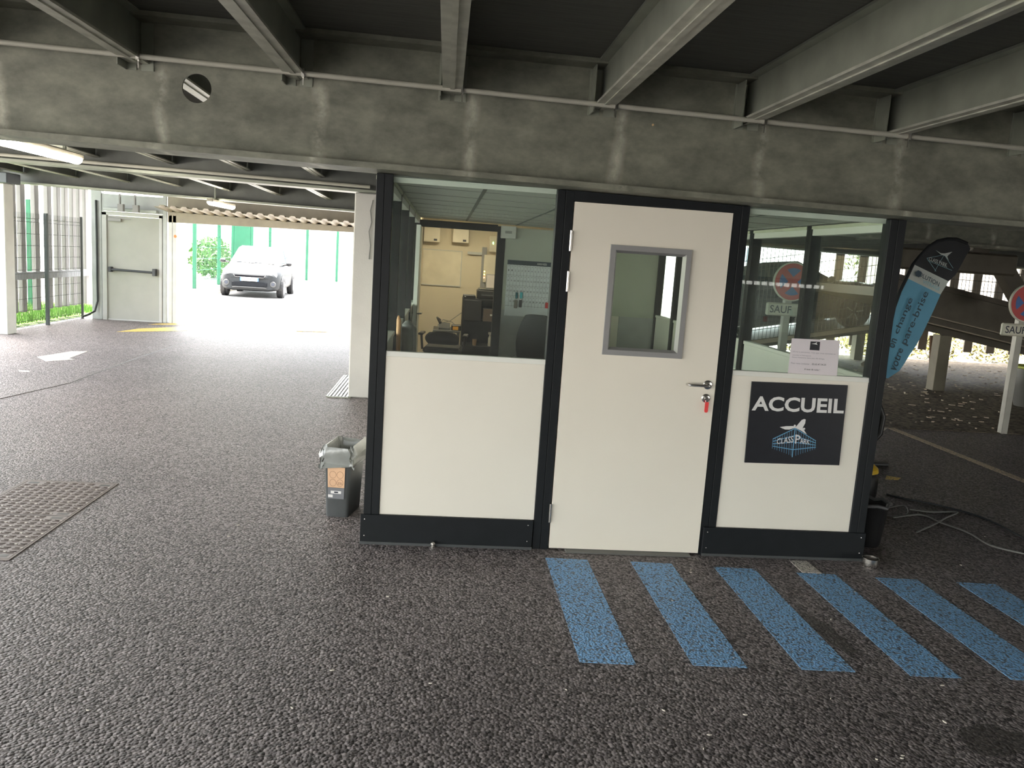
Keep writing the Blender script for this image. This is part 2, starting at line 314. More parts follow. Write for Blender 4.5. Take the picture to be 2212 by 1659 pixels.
# ------------------------------------------------------------------ ceiling: deck, main beam, joists, pipe
ZD = 2.80
def zs(x, z): return z-.0147*x
def sbox(mb, x0, x1, y0, y1, z0, z1, dz=0):
    """box whose heights follow the drainage fall in x (and dz over its length in y)"""
    return mb.add([(x0,y0,zs(x0,z0)),(x1,y0,zs(x1,z0)),(x1,y1,zs(x1,z0)+dz),(x0,y1,zs(x0,z0)+dz),(x0,y0,zs(x0,z1)),(x1,y0,zs(x1,z1)),(x1,y1,zs(x1,z1)+dz),(x0,y1,zs(x0,z1)+dz)],
              [(3,2,1,0),(4,5,6,7),(0,1,5,4),(1,2,6,5),(2,3,7,6),(3,0,4,7)])
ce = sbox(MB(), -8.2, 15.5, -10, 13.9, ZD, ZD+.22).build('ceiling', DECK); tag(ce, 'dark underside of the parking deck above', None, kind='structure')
def main_beam(name, label, y, zbot, x0, x1, fw=.30, ft=.03, hole=None, ztop=ZD, mt=BEAM):
    t = thing(name, label, 'beam', None)
    wy0, wy1 = y-.008, y+.008; wz0, wz1 = zbot+ft, ztop-.025
    w = MB()
    if hole:
        hx, hz, hr = hole; a = hr*1.5
        sbox(w, x0, hx-a, wy0, wy1, wz0, wz1); sbox(w, hx+a, x1, wy0, wy1, wz0, wz1)
        sbox(w, hx-a, hx+a, wy0, wy1, wz0, zs(-hx,hz)-a); sbox(w, hx-a, hx+a, wy0, wy1, zs(-hx,hz)+a, wz1)
        n = 32; vs = []; fs = []
        for yy in (wy0, wy1):
            for k in range(n):
                an = 2*math.pi*k/n; c_, s_ = math.cos(an), math.sin(an); mm = max(abs(c_), abs(s_))
                vs.append((hx+hr*c_, yy, hz+hr*s_)); vs.append((hx+a*c_/mm, yy, hz+a*s_/mm-.0147*a*c_/mm))
        for k in range(n):
            k2 = (k+1)%n
            fs += [(2*k,2*k+1,2*k2+1,2*k2), (2*n+2*k,2*n+2*k2,2*n+2*k2+1,2*n+2*k+1), (2*k,2*k2,2*n+2*k2,2*n+2*k)]
        # corner wedges between the chamfered ring and its square
        w.add(vs, fs)
    else: sbox(w, x0, x1, wy0, wy1, wz0, wz1)
    w.build('web', mt, t)
    sbox(MB(), x0, x1, y-fw/2, y+fw/2, zbot, zbot+ft).build('bottom_flange', GALV if mt is GALVD else mt, t)  # shaded webs get a paler bottom flange, the lit edge painted in
    sbox(MB(), x0, x1, y-fw/2, y+fw/2, ztop-.025, ztop-.001).build('top_flange', mt, t)
    return t
B1 = main_beam('steel_beam', 'deep weathered steel beam with a round hole running over the booth', -.05, 2.1266, -8.1, 15.2, hole=(-2.067, 2.50, .076))
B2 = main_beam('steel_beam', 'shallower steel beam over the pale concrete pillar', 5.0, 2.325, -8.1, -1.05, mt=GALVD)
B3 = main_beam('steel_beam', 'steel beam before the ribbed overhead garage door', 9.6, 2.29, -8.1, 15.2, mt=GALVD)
B4 = main_beam('steel_beam', 'steel beam over the gravel strip and parking signs', 5.0, 2.32, 2.2, 15.2, mt=BEAM)
YR = -9.6
rw = MB().box(-2.4, 4.3, YR-.2, YR, 0, 2.74).box(4.3, 6.2, YR-.2, YR, 0, 1.545).box(4.3, 6.2, YR-.2, YR, 1.61, 2.70).box(6.2, 8.6, YR-.2, YR, 0, 2.66)  # unseen wall, added and cut so the panes mirror no bright opening
for k in range(13): rw.box(4.4+.14*k, 4.42+.14*k, YR-.12, YR-.08, 1.545, 1.61)
rw = rw.build('wall_reflection_block', mat('rear_wall_grey', (.50,.48,.44), .8, 0, .1, 2)); tag(rw, 'grey concrete rear wall of the car park with a narrow barred slot', None, kind='structure')
wr = MB().box(15.0, 15.2, -10, 12.3, 0, 2.6).build('wall_light_block', mat('rear_wall_grey', (.50,.48,.44), .8, 0, .1, 2)); tag(wr, 'unseen grey side wall added to cut the light beyond the ramp', None, kind='structure')  # out of view, added to block daylight from the right
B0 = main_beam('steel_beam', 'deep steel beam lettered ZONE ARRIVEE over the camera side lane', -5.25, 2.1266, -8.1, 15.0)
# joists
def joist_mesh(y0, y1, zb0, dz, fw=.105, full=True):
    """I-section joist along y: lower flange with rolled lips, web, upper flange"""
    w = MB(); zt = ZD-.002
    def slab(xa, xb, za, zb_):
        w.add([(xa,y0,za),(xb,y0,za),(xb,y1,za+dz),(xa,y1,za+dz),(xa,y0,zb_),(xb,y0,zb_),(xb,y1,zb_+dz),(xa,y1,zb_+dz)],
              [(3,2,1,0),(4,5,6,7),(0,1,5,4),(1,2,6,5),(2,3,7,6),(3,0,4,7)])
    w.k = 1; slab(-fw/2, fw/2, zb0, zb0+.012); slab(-.012, .012, zb0-.006, zb0); w.k = 0; slab(-.004, .004, zb0+.012, zt-.012+(-dz if dz else 0)); slab(-fw/2, fw/2, zt-.012-max(dz,0), zt-max(dz,0))
    return w
JX = [-2.36+.82*k for k in range(-4, 10)]
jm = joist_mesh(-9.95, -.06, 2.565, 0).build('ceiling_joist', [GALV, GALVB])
def place_joists(proto, xs, label, group, extra=None, rows=0):
    first = True
    for x in xs:
        o = proto if first else proto.copy()
        if not first: COL.objects.link(o)
        first = False; o.location = (x, 0, -.0147*x); tag(o, label, 'joist', group)
        if extra: extra(o)
CLEAT = MB().box(-.075, -.012, -.066, -.060, 2.53, ZD-.03).box(.012, .075, -.066, -.060, 2.53, ZD-.03).box(-.066,-.06,-.19,-.058,2.53,ZD-.03)
cl_me = None
def add_cleat(o):
    global cl_me
    if cl_me is None:
        c = CLEAT.build('end_plate', GALV, o); cl_me = c.data
    else:
        c = bpy.data.objects.new('end_plate', cl_me); COL.objects.link(c); c.parent = o
place_joists(jm, JX, 'steel ceiling joist on the camera side of the holed beam, out past the booth', 'joists framing into the holed beam', add_cleat)
for o in [o for o in COL.objects if o.name.startswith('ceiling_joist')]:
    for xj, lab in ((-2.36,'steel joist meeting the deep beam right beside its round hole'), (-1.54,'steel joist meeting the deep beam between the round hole and the booth'), (-.72,'steel joist meeting the deep beam above the large left booth window'), (.10,'steel joist meeting the deep beam above the hinges of the booth door'), (.92,'steel joist meeting the deep beam above the handle side of the door'), (1.74,'steel joist meeting the deep beam above the ACCUEIL panel'), (2.56,'steel joist meeting the deep beam just past the right booth corner')):
        if abs(o.location.x-xj) < .02: o['label'] = lab
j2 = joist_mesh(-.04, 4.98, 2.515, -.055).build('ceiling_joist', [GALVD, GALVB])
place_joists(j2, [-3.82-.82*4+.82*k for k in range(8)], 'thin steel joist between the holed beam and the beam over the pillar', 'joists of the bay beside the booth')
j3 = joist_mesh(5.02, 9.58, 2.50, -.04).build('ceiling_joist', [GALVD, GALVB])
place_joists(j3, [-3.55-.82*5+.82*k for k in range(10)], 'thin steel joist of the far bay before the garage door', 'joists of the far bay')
j4 = joist_mesh(-.04, 9.58, 2.56, 0).build('ceiling_joist', [GALV, GALVB])
place_joists(j4, [2.5+.82*k for k in range(15)], 'steel joist above the ramp and the gravel strip', 'joists over the gravel strip')
# fairing pipe in front of the main beam
pp = thing('conduit_pipe', 'pale round conduit pipe clipped along the deep holed beam', 'pipe')
MB().tube([(x, -.215, zs(x, 2.562-.004*x)) for x in (-8,-4,-2,0,2,5,15)], .014, 10).build('pipe', mat('conduit_grey', (.40,.39,.33), .55), pp, smooth=True)
for x in JX:
    if -4 < x < 4:
        z = zs(x+.05, 2.562-.004*(x+.05))
        q = MB().box(x+.045, x+.060, -.236, -.20, z-.021, z+.021).box(x+.045, x+.060, -.20, -.06, z+.008, z+.021).box(x+.05,x+.055,-.222,-.217,z-.06,z)
        q.build('pipe_clip', CHROME, pp)
pp2 = MB().tube([(x, 4.80, zs(x, 2.385)) for x in (-8,-1.6)], .018, 8).build('conduit_pipe', mat('conduit_grey', (.40,.39,.33), .55)); tag(pp2, 'pale conduit pipe clipped along the shallower beam over the pillar', 'pipe')
# bolt light spot on main beam
tag(MB().lathe([(.001,0),(.006,0),(.006,-.008),(.001,-.008)], c=at(1410,270,y=-.066), n=10, axis='y').build('bolt', mat('brass_bolt', (.8,.62,.35), .3, .6)), 'small brassy bolt head in the deep holed beam', 'bolt')
# fluorescent lamps
def fluo(label, x, y0, y1, z, power):
    t = thing('fluorescent_lamp', label, 'lamp', 'fluorescent battens')
    MB().bbox(x-.05, x+.05, y0, y1, z+.045, z+.10, b=.01).build('housing', mat('lamp_housing', (.50,.46,.38), .5), t)
    q = MB(); n = 10; vs = []
    pr = [(math.cos(math.pi+math.pi*k/(n-1))*.055, math.sin(math.pi+math.pi*k/(n-1))*.05) for k in range(n)]
    for yy in (y0+.01, y0+.05, y1-.05, y1-.01):
        s_ = .6 if yy in (y0+.01, y1-.01) else 1
        vs += [(x+a*s_, yy, z+.045+b*s_) for a, b in pr]
    q.add(vs, [(i*n+k, i*n+k+1, (i+1)*n+k+1, (i+1)*n+k) for i in range(3) for k in range(n-1)]+[tuple(range(n)), tuple(3*n+k for k in range(n))])
    q.build('diffuser', mat('lamp_diffuser', (.9,.9,.85), .4, emit=(1,.93,.80,power)), t, smooth=True)
    for yh in (y0+.3, y1-.33): MB().box(x-.012, x+.012, yh, yh+.03, z+.10, zs(x, ZD)-.001).build('hanger', GALV, t)
fluo('lit fluorescent batten lamp under the joists beside the holed beam', -4.45, 2.63, 4.13, 2.375, 9)
fluo('lit fluorescent batten lamp under the joists near the garage door', -4.55, 9.1, 10.55, 2.26, 9)
# ------------------------------------------------------------------ reception booth
bo = thing('reception_booth', 'black framed glazed reception booth with cream lower panels under the beam', 'booth')
def post(x0, x1, y0, y1, z1, axis='x', z0=0):
    """aluminium post of two joined profiles with a shadow gap"""
    m_ = (x0+x1)/2; n_ = (y0+y1)/2
    q = MB()
    if axis == 'x': q.bbox(x0, m_-.0012, y0, y1, z0, z1, b=.002).bbox(m_+.0012, x1, y0, y1, z0, z1, b=.002).box(m_-.002, m_+.002, y0+.004, y1-.004, z0, z1)
    else: q.bbox(x0, x1, y0, n_-.0012, z0, z1, b=.002).bbox(x0, x1, n_+.0012, y1, z0, z1, b=.002).box(x0+.004, x1-.004, n_-.002, n_+.002, z0, z1)
    return q.build('post', BLACK, bo)
XL, XPL, XPR, XD0, XD1, XQ0, XQ1, XR = -1.113, -1.022, -.0986, 0, .9276, 1.025, 1.878, 1.976
ZP, ZPT = .178, 1.150; TP = .075
g = .004
post(XL, XPL, 0, .09, zb(XL)-g); post(XPR, XD0-.003, 0, TP, zb(0)-g); post(XD1+.003, XQ0, 0, TP, zb(1)-g); post(XQ1, XR, 0, .09, zb(XR)-g)
MB().prism([(XD0-.003,0,2.066),(XD1+.003,0,2.066),(XD1+.003,0,zb(1)-g),(XD0-.003,0,zb(0)-g)], (0,TP,0)).build('door_head', BLACK, bo)
for x0, x1 in ((XPL, XPR), (XQ0, XQ1)):
    MB().bbox(x0, x1, .008, .05, ZP, ZPT-.028, b=.002).build('lower_panel', CREAM, bo)
    MB().prism([(x0,.006,ZPT-.028),(x0,.012,ZPT),(x0,.052,ZPT),(x0,.052,ZPT-.028)], (x1-x0,0,0)).build('panel_cap', WHITE, bo)
    MB().box(x0, x1, .028, .034, ZPT, zb(x0)-.006).build('glass_pane', GLASS, bo)
    MB().box(x0, x1, .055, .075, zb((x0+x1)/2)-.035, zb((x0+x1)/2)-.006).build('head_trim', WHITE, bo)
for x0, x1 in ((-1.128, -.104), (.945, 1.980)):
    b_ = MB().bbox(x0, x1, -.014, -.001, .004, ZP+.002, b=.002).build('base_plate', BLACK, bo)
    MB().box(x0, x1, -.020, -.014, .0, .016).build('base_lip', DKGREY, b_)
    for sx in (x0+.025, x1-.03):
        for sz in (.05, .15):
            MB().lathe([(.0005,-.0165),(.004,-.0155),(.004,-.0139),(.0005,-.0139)], c=(sx,0,sz), n=8, axis='y').build('screw', CHROME, b_)
zt = thing('zone_lettering', 'white ZONE ARRIVEE letters on a dark strip of the camera side beam', 'sign')
za, zc_ = at(925,455,y=5.24), at(1108,455,y=5.24)
MB().box(za.x-.1, zc_.x+.1, -5.241, -5.236, za.z-.12, za.z+.12).build('strip', mat('strip_dark', (.03,.03,.03), .6), zt)
text_quad('lettering', 'ZONE ARRIVEE', [(zc_.x,-5.236,za.z+.05),(za.x,-5.236,za.z+.05),(za.x,-5.236,za.z-.05),(zc_.x,-5.236,za.z-.05)], mat('letter_white', (.85,.85,.82), .5), zt, bold=.02, off=(0,.001,0))
# booth ceiling: one tile per bay
YB = 5.3
tm = mat('ceiling_tile', (.80,.81,.75), .85, 0, .03, 40)
MB().prism([(XL,.1,zb(XL)+.03),(XR,.1,zb(XR)+.03),(XR,YB+.07,zb(XR)+.03),(XL,YB+.07,zb(XL)+.03)], (0,0,.03)).build('roof_panel', mat('roof_board', (.3,.3,.28), .8), bo)
xs_ = [-1.09, -.49, .11, .71, 1.31, 1.86]; ys_ = [.1+.6*k for k in range(9)]+[YB]
for i in range(5):
    for k in range(9):
        if k >= 9: continue
        x0, x1, y0, y1 = xs_[i]+.012, xs_[i+1]-.012, ys_[k]+.012, ys_[k+1]-.012
        if y1-y0 < .05: continue
        MB().prism([(x0,y0,zb(x0)-.004),(x1,y0,zb(x1)-.004),(x1,y1,zb(x1)-.004),(x0,y1,zb(x0)-.004)], (0,0,.02)).build('ceiling_tile', tm, bo)
bar = MB()
for x in xs_: bar.prism([(x-.013,.1,zb(x)-.006),(x+.013,.1,zb(x)-.006),(x+.013,YB,zb(x)-.006),(x-.013,YB,zb(x)-.006)], (0,0,.03))
for y in ys_: bar.prism([(-1.09,y-.007,zb(-1.09)-.0055),(1.86,y-.007,zb(1.86)-.0055),(1.86,y+.007,zb(1.86)-.0055),(-1.09,y+.007,zb(-1.09)-.0055)], (0,0,.03))
bar.build('ceiling_grid', mat('grid_grey', (.30,.31,.29), .6), bo)
# side walls
for side, (x0, x1), yp in (('l', (XL, XPL-.02), [1.3, 2.5, 3.75, YB]), ('r', (XQ1+.018, XR), [1.13, 2.26, 3.4, 4.5, YB])):
    ya = .09
    for y in yp:
        last = y == YB
        post(x0, x1, y-.05, y+.04, zb(x0)-g, 'y')
        xm = (x0+x1)/2
        MB().bbox(xm-.02, xm+.02, ya, y-.05, ZP, ZPT-.03, b=.002).build('lower_panel', WHITE if side == 'r' else CREAM, bo)
        MB().bbox(xm-.03, xm+.03, ya, y-.05, ZPT-.03, ZPT, b=.003).build('panel_cap', WHITE, bo)
        MB().box(xm-.03, xm+.03, ya, y-.05, 0, ZP).build('base_plate', BLACK, bo)
        MB().box(xm-.003, xm+.003, ya, y-.05, ZPT, zb(x0)-.07).build('glass_pane', GLASS, bo)
        MB().box(xm-.035, xm+.035, ya, y-.05, zb(x0)-.075, zb(x0)-.03).build('head_trim', WHITE, bo)
        MB().box(xm-.045, xm+.045, ya, y-.05, zb(x0)-.03, zb(x0)-.008).build('head_trim', mat('pale_green_trim', (.66,.68,.52), .5), bo)
        ya = y+.04
# back wall with inner doorway
BW = mat('sage_panel', (.52,.54,.46), .6, 0, .04, 3)
xo0, xo1 = -1.013, -.107
MB().box(xo1+.10, XQ1+.02, YB, YB+.06, 1.10, zb(1)-.02).build('upper_panel', BW, bo)
MB().box(xo1+.10, .95, YB-.005, YB+.06, .0, 1.10).build('lower_panel', mat('grey_panel', (.45,.46,.46), .5), bo)
MB().box(.955, 1.46, YB-.005, YB+.06, .0, 1.10).build('lower_panel', CREAM, bo); MB().box(1.465, XQ1+.02, YB-.006, YB+.06, .0, 1.10).build('lower_panel', mat('grey_panel', (.45,.46,.46), .5), bo)
MB().box(XL+.02, xo0, YB-.01, YB+.07, 0, zb(-1)-.03).build('door_jamb', BLACK, bo); MB().box(xo1, xo1+.10, YB-.01, YB+.07, 0, zb(0)-.03).build('door_jamb', BLACK, bo)
MB().box(xo0, xo1, YB-.01, YB+.07, 2.03, zb(-1)-.03).build('door_head', BLACK, bo)
# back room
WARM = mat('cream_wall', (.66,.58,.44), .7, 0, .03, 3)
w_ = MB().box(XL, XR, 7.9, 8.0, 0, 2.6).build('wall_back', WARM); tag(w_, 'cream back wall of the room behind the booth', None, kind='structure')
w_ = MB().box(XL-.02, XL+.04, YB+.07, 7.9, 0, 2.6).build('wall_left', WARM); tag(w_, 'cream side wall of the back room next to the pillar', None, kind='structure')
w_ = MB().box(XR-.06, XR, YB+.07, 7.9, 0, 2.6).build('wall_right', WARM); tag(w_, 'cream side wall of the back room facing the signs', None, kind='structure')
MB().box(XL, XR, YB+.07, 8.0, 2.34, 2.36).build('roof_panel', tm, bo)
lp = thing('ceiling_light', 'warm lit square ceiling light in the back room', 'lamp')
MB().bbox(-.75, -.25, 6.4, 6.9, 2.30, 2.338, b=.005).build('housing', WHITE, lp); MB().box(-.72, -.28, 6.43, 6.87, 2.292, 2.30).build('diffuser', mat('warm_diffuser', (.9,.85,.7), .5, emit=(1,.84,.60,4.5)), lp)
# ------------------------------------------------------------------ booth door
dr = thing('booth_door', 'cream hinged door with a small grey framed window in the booth front', 'door')
wx0, wx1, wz0, wz1 = .245, .675, 1.140, 1.815    # outer edges of the vision frame, refined from the photograph
qa, qb, qc, qd = at(1319,529,y=0), at(1494,539,y=0), at(1470,774,y=0), at(1299,765,y=0)
wx0, wx1 = (qa.x+qd.x)/2, (qb.x+qc.x)/2; wz1, wz0 = (qa.z+qb.z)/2, (qc.z+qd.z)/2
lf = MB(); yf, yk = -.006, .040; dz0, dz1, dx0, dx1 = .012, 2.062, .002, .9256
i0, i1, j0, j1 = wx0+.02, wx1-.02, wz0+.02, wz1-.02
lf.box(dx0, i0, yf, yk, dz0, dz1).box(i1, dx1, yf, yk, dz0, dz1).box(i0, i1, yf, yk, dz0, j0).box(i0, i1, yf, yk, j1, dz1)
lf.build('leaf', DOORM, dr)
def ring(x0, x1, z0, z1, w, ya, yb_, wi):
    """bevelled rectangular frame: outer edge flat, inner edge sloping back"""
    q = MB()
    O = [(x0,z0),(x1,z0),(x1,z1),(x0,z1)]; I = [(x0+w,z0+w),(x1-w,z0+w),(x1-w,z1-w),(x0+w,z1-w)]; J = [(x0+wi,z0+wi),(x1-wi,z0+wi),(x1-wi,z1-wi),(x0+wi,z1-wi)]
    vs = [(x,.0,z) for x,z in O]+[(x,ya,z) for x,z in O]+[(x,ya,z) for x,z in I]+[(x,yb_,z) for x,z in J]
    fs = []
    for r_ in range(3):
        for k in range(4): fs.append((r_*4+k, r_*4+(k+1)%4, r_*4+4+(k+1)%4, r_*4+4+k))
    return q.add(vs, fs)
rf = ring(wx0, wx1, wz0, wz1, .030, -.022, .012, .044).build('window_frame', GREYFR, dr)
MB().box(wx0+.04, wx1-.04, .012, .018, wz0+.04, wz1-.04).build('glass_pane', DGLASS, dr)
for z in (1.86-.075, 1.555, .175):
    MB().tube([(-.006,-.014,z),(-.006,-.014,z+.115)], .0085, 12).tube([(-.006,-.014,z+.0565),(-.006,-.014,z+.0585)], .0092, 12).build('hinge', CHROME, dr, smooth=True)
hp = at(1528,831,y=-.006)
hd = MB().lathe([(.001,-.007),(.026,-.007),(.027,-.014),(.024,-.016),(.001,-.016)], c=(hp.x,0,hp.z), n=28, axis='y').build('handle_rose', CHROME, dr, smooth=True)
MB().tube([(hp.x,-.012,hp.z),(hp.x,-.05,hp.z),(hp.x-.006,-.058,hp.z),(hp.x-.03,-.062,hp.z),(hp.x-.09,-.062,hp.z),(hp.x-.118,-.058,hp.z),(hp.x-.128,-.045,hp.z),(hp.x-.130,-.03,hp.z)], .0085, 12).build('lever_handle', CHROME, dr, smooth=True)
lk = at(1524,860,y=-.006)
MB().lathe([(.001,-.007),(.025,-.007),(.026,-.012),(.022,-.015),(.001,-.015)], c=(lk.x,0,lk.z), n=28, axis='y').lathe([(.001,-.012),(.009,-.012),(.009,-.024),(.001,-.024)], c=(lk.x,0,lk.z), n=14, axis='y').build('lock_cylinder', CHROME, dr, smooth=True)
MB().box(.9245, .9285, -.008, .01, .935, 1.125).build('strike_plate', CHROME, dr)
ky = thing('key_ring', 'small steel key with a red plastic tag hanging in the door lock', 'key')
kz = lk.z
MB().lathe([(.001,-.025),(.010,-.025),(.011,-.029),(.001,-.029)], c=(lk.x+.002,0,kz+.001), n=12, axis='y').build('key_bow', CHROME, ky)
MB().tube([(lk.x+.003+.009*math.cos(a), -.031, kz-.014+.009*math.sin(a)) for a in [k*.5236 for k in range(12)]], .0012, 5, closed=True).build('ring', CHROME, ky)
q = [(lk.x+.003+sx*.0115, -.030, kz-.019) for sx in (-1,1)]
oval = [(lk.x-.008,-.030,kz-.024),(lk.x-.005,-.030,kz-.019),(lk.x+.011,-.030,kz-.019),(lk.x+.014,-.030,kz-.024),(lk.x+.013,-.030,kz-.075),(lk.x+.009,-.030,kz-.082),(lk.x-.004,-.030,kz-.082),(lk.x-.008,-.030,kz-.075)]
MB().prism(oval, (0,-.004,0)).build('red_tag', RED, ky)
tag(MB().bbox(XD0+.10, XD1-.06, -.06, .05, .0, .010, b=.003).build('door_sill', mat('sill_rubber', (.13,.13,.12), .5)), 'flat grey threshold strip under the cream booth door', 'threshold')
# ------------------------------------------------------------------ ACCUEIL sign, traced in the plane of the panel
sg = thing('reception_sign', 'black square ACCUEIL sign with an airplane logo on the cream panel', 'sign')
YS = -.0045
def sp_(cx, cy, y=YS): return at(1580+cx/5.53, 720+cy/5.53, y=y)
MB().prism([sp_(248,577), sp_(1392,622), sp_(1287,1577), sp_(160,1545)], (0,.0115,0)).build('sign_board', SIGNBLK, sg)
text_quad('lettering', 'ACCUEIL', [sp_(258,748), sp_(1352,784), sp_(1338,960), sp_(240,922)], INKW, sg, bold=.028)
def inkpoly(name, pts, mt, parent=None, t=.0009):
    return MB().prism([sp_(*p_) for p_ in pts], (0,-t,0)).build(name, mt, parent or sg)
def inkline(mb, a, b, w):
    ax, ay, bx, by = *a, *b; d = math.hypot(bx-ax, by-ay); nx, ny = -(by-ay)/d*w/2, (bx-ax)/d*w/2
    mb.prism([sp_(ax+nx,ay+ny), sp_(bx+nx,by+ny), sp_(bx-nx,by-ny), sp_(ax-nx,ay-ny)], (0,-.0009,0))
pl = MB()
pl.prism([sp_(*p_) for p_ in [(578,1120),(650,1110),(735,1108),(770,1118),(805,1075),(840,1035),(870,1024),(887,1030),(880,1075),(850,1130),(900,1207),(870,1190),(835,1165),(760,1128),(690,1150),(640,1148),(600,1132)]], (0,-.0009,0))
for c_ in ((757,1104),(868,1140)): pl.prism([sp_(c_[0]+13*math.cos(k*.785), c_[1]+13*math.sin(k*.785)) for k in range(8)], (0,-.0011,0))
pl.build('airplane_emblem', INKW, sg)
gl = MB()
L, R_, T, B_ = 495, 1010, None, None
topx, topy, botx, boty = 762, 1130, 725, 1478
inkline(gl, (topx,topy), (botx,boty), 9)
for (ly, cy, ry) in ((1262,1135,1285),(1290,1222,1310),(1320,1300,1336),(1348,1390,1360)):
    cx = topx+(botx-topx)*(cy-topy)/(boty-topy)
    inkline(gl, (495,ly), (cx,cy), 8); inkline(gl, (cx,cy), (1008,ry), 8)
for k in range(9):
    f = k/9
    for side in (0,1):
        ex, etop, ebot = ((497,1262,1375) if side == 0 else (1004,1285,1385))
        x = ex+(topx-12-ex)*f; y0 = etop+(1135-etop)*f; y1 = ebot+(1470-ebot)*f
        inkline(gl, (x,y0), (x-10,y1), 2.5)
gl.build('building_emblem', INKB, sg)
def emb(body, quad): text_quad('lettering', body, [sp_(*p_, y=YS-.0009) for p_ in quad], INKW, sg, bold=.01)
emb('CLASS', [(546,1258),(742,1224),(738,1304),(538,1324)]); emb('P', [(766,1208),(828,1220),(816,1314),(758,1318)]); emb('ARK', [(822,1250),(938,1276),(934,1326),(816,1316)])
# notice taped inside the glass
no = thing('paper_notice', 'white printed paper notice taped to the glass above the ACCUEIL sign', 'notice')
YN = .0255
def np_(cx, cy, y=YN): return at(1580+cx/5.53, 720+cy/5.53, y=y)
MB().prism([np_(722,60), np_(1298,86), np_(1260,512), np_(672,488)], (0,.0008,0)).build('sheet', PAPER, no)
MB().prism([np_(946,96,YN-.0004), np_(1060,102,YN-.0004), np_(1050,205,YN-.0004), np_(934,198,YN-.0004)], (0,-.0003,0)).build('logo_print', SIGNBLK, no)
MB().prism([np_(*p_, YN-.0008) for p_ in ((955,124),(1000,118),(1024,104),(1018,124),(1030,140),(1000,132))], (0,-.0002,0)).build('logo_airplane', INKW, no)
gtxt = mat('print_grey', (.30,.28,.32), .6); dtxt = mat('print_black', (.05,.05,.06), .6)
for body, qd_, mt_ in (("S'il n'y a personne, c'est que nous sommes en", [(732,208),(1245,240),(1243,262),(730,228)], gtxt), ("navette à l'aéroport.", [(728,250),(955,262),(953,282),(726,266)], gtxt), ("Nous revenons dans peu de temps.", [(724,276),(1114,298),(1112,320),(722,294)], gtxt),
        ('Pour nous contacter :', [(714,344),(946,358),(944,378),(712,362)], gtxt), ('05.65.47.54.25', [(962,358),(1130,366),(1128,386),(960,378)], dtxt), ('A tout de suite !', [(870,416),(1056,428),(1054,448),(868,438)], dtxt)):
    text_quad('lettering', body, [np_(*p_) for p_ in qd_], mt_, no, bold=.006)
# ------------------------------------------------------------------ booth interior
# open inner door leaf, swung towards the front
idr = thing('inner_door', 'white inner door standing open against the left glazing of the booth', 'door')
xl = -1.005
MB().box(xl-.04, xl, 4.42, YB-.02, .02, 2.02).build('leaf', mat('white_door', (.74,.75,.70), .4), idr)
MB().box(xl-.042, xl+.002, 4.415, 4.42, .02, 2.02).build('leaf_edge', WHITE, idr)
for z in (1.78, 1.5, .3): MB().tube([(xl-.045,YB-.03,z),(xl-.045,YB-.03,z+.1)], .009, 8).build('hinge', CHROME, idr)
MB().box(xl-.001, xl+.004, 4.46, 4.50, .86, 1.14).box(xl-.045, xl-.04, 4.46, 4.50, .86, 1.14).build('handle_plate', BLKPL, idr)
MB().tube([(xl,4.48,1.05),(xl+.05,4.48,1.05),(xl+.055,4.60,1.05)], .009, 8).tube([(xl-.04,4.48,1.05),(xl-.075,4.48,1.05),(xl-.08,4.60,1.05)], .009, 8).build('lever_handle', CHROME, idr)
# arrivals board
ab = thing('arrivals_board', 'white ARRIVEES key board with numbered cells on the sage wall', 'key board')
a0, a1, a2 = at(1097,562,y=YB), at(1097,568,y=YB), at(1092,680,y=YB)
bx0, bx1, bz1, bz0 = .035, .93, 1.705, 1.03
yb_ = YB-.018
MB().bbox(bx0, bx1, yb_, YB-.006, bz0, bz1, b=.002).build('board', mat('board_white', (.80,.82,.84), .35), ab)
MB().box(bx0, bx1, yb_-.002, yb_, bz1-.055, bz1).build('header_band', mat('board_slate', (.06,.08,.10), .4), ab)
text_quad('lettering', 'ARRIVEES', rectq(bx0+.36, bx0+.48, bz1-.040, bz1-.017, yb_-.0025), INKW, ab, bold=.01)
gm = MB(); hk = MB(); ncol = 22; cw = (bx1-bx0)/ncol; rh = (bz1-.055-bz0)/5
for k in range(1, ncol): gm.box(bx0+k*cw-.0012, bx0+k*cw+.0012, yb_-.001, yb_, bz0+rh*.9, bz1-.055)
for k in range(1, 5): gm.box(bx0, bx1, yb_-.001, yb_, bz0+k*rh-.0012, bz0+k*rh+.0012)
gm.build('grid_lines', mat('grid_line', (.22,.23,.25), .5), ab)
for r_ in range(4):
    for k in range(ncol): hk.tube([(bx0+(k+.5)*cw, yb_, bz0+rh*(r_+1)+rh*.88), (bx0+(k+.5)*cw, yb_-.012, bz0+rh*(r_+1)+rh*.86)], .004, 6)
hk.build('hooks', CHROME, ab)
rows = ['1  1  2  2  3  3  4  4  5  5  6  6  7  7  8  8', '9  9  10 10 11 11 12 12 13 13 14 14 15 15 16 16', '17 17 18 18 19 19 20 20 21 21 22 22 23 23 24 24', '25 25 26 26 27 27 28 28 29 29 30 30 31 31']
for r_, s_ in enumerate(rows):
    zc = bz1-.055-rh*(r_+.55)
    toks = s_.split()
    for k, tk in enumerate(toks):
        wdt = .010 if len(tk) == 1 else .020; xc = bx0+(k+.5+(1 if r_ == 3 else 0))*cw
        if xc < .66: text_quad('number', tk, rectq(xc-wdt/2, xc+wdt/2, zc-.011, zc+.011, yb_), dtxt, ab, bold=.008)
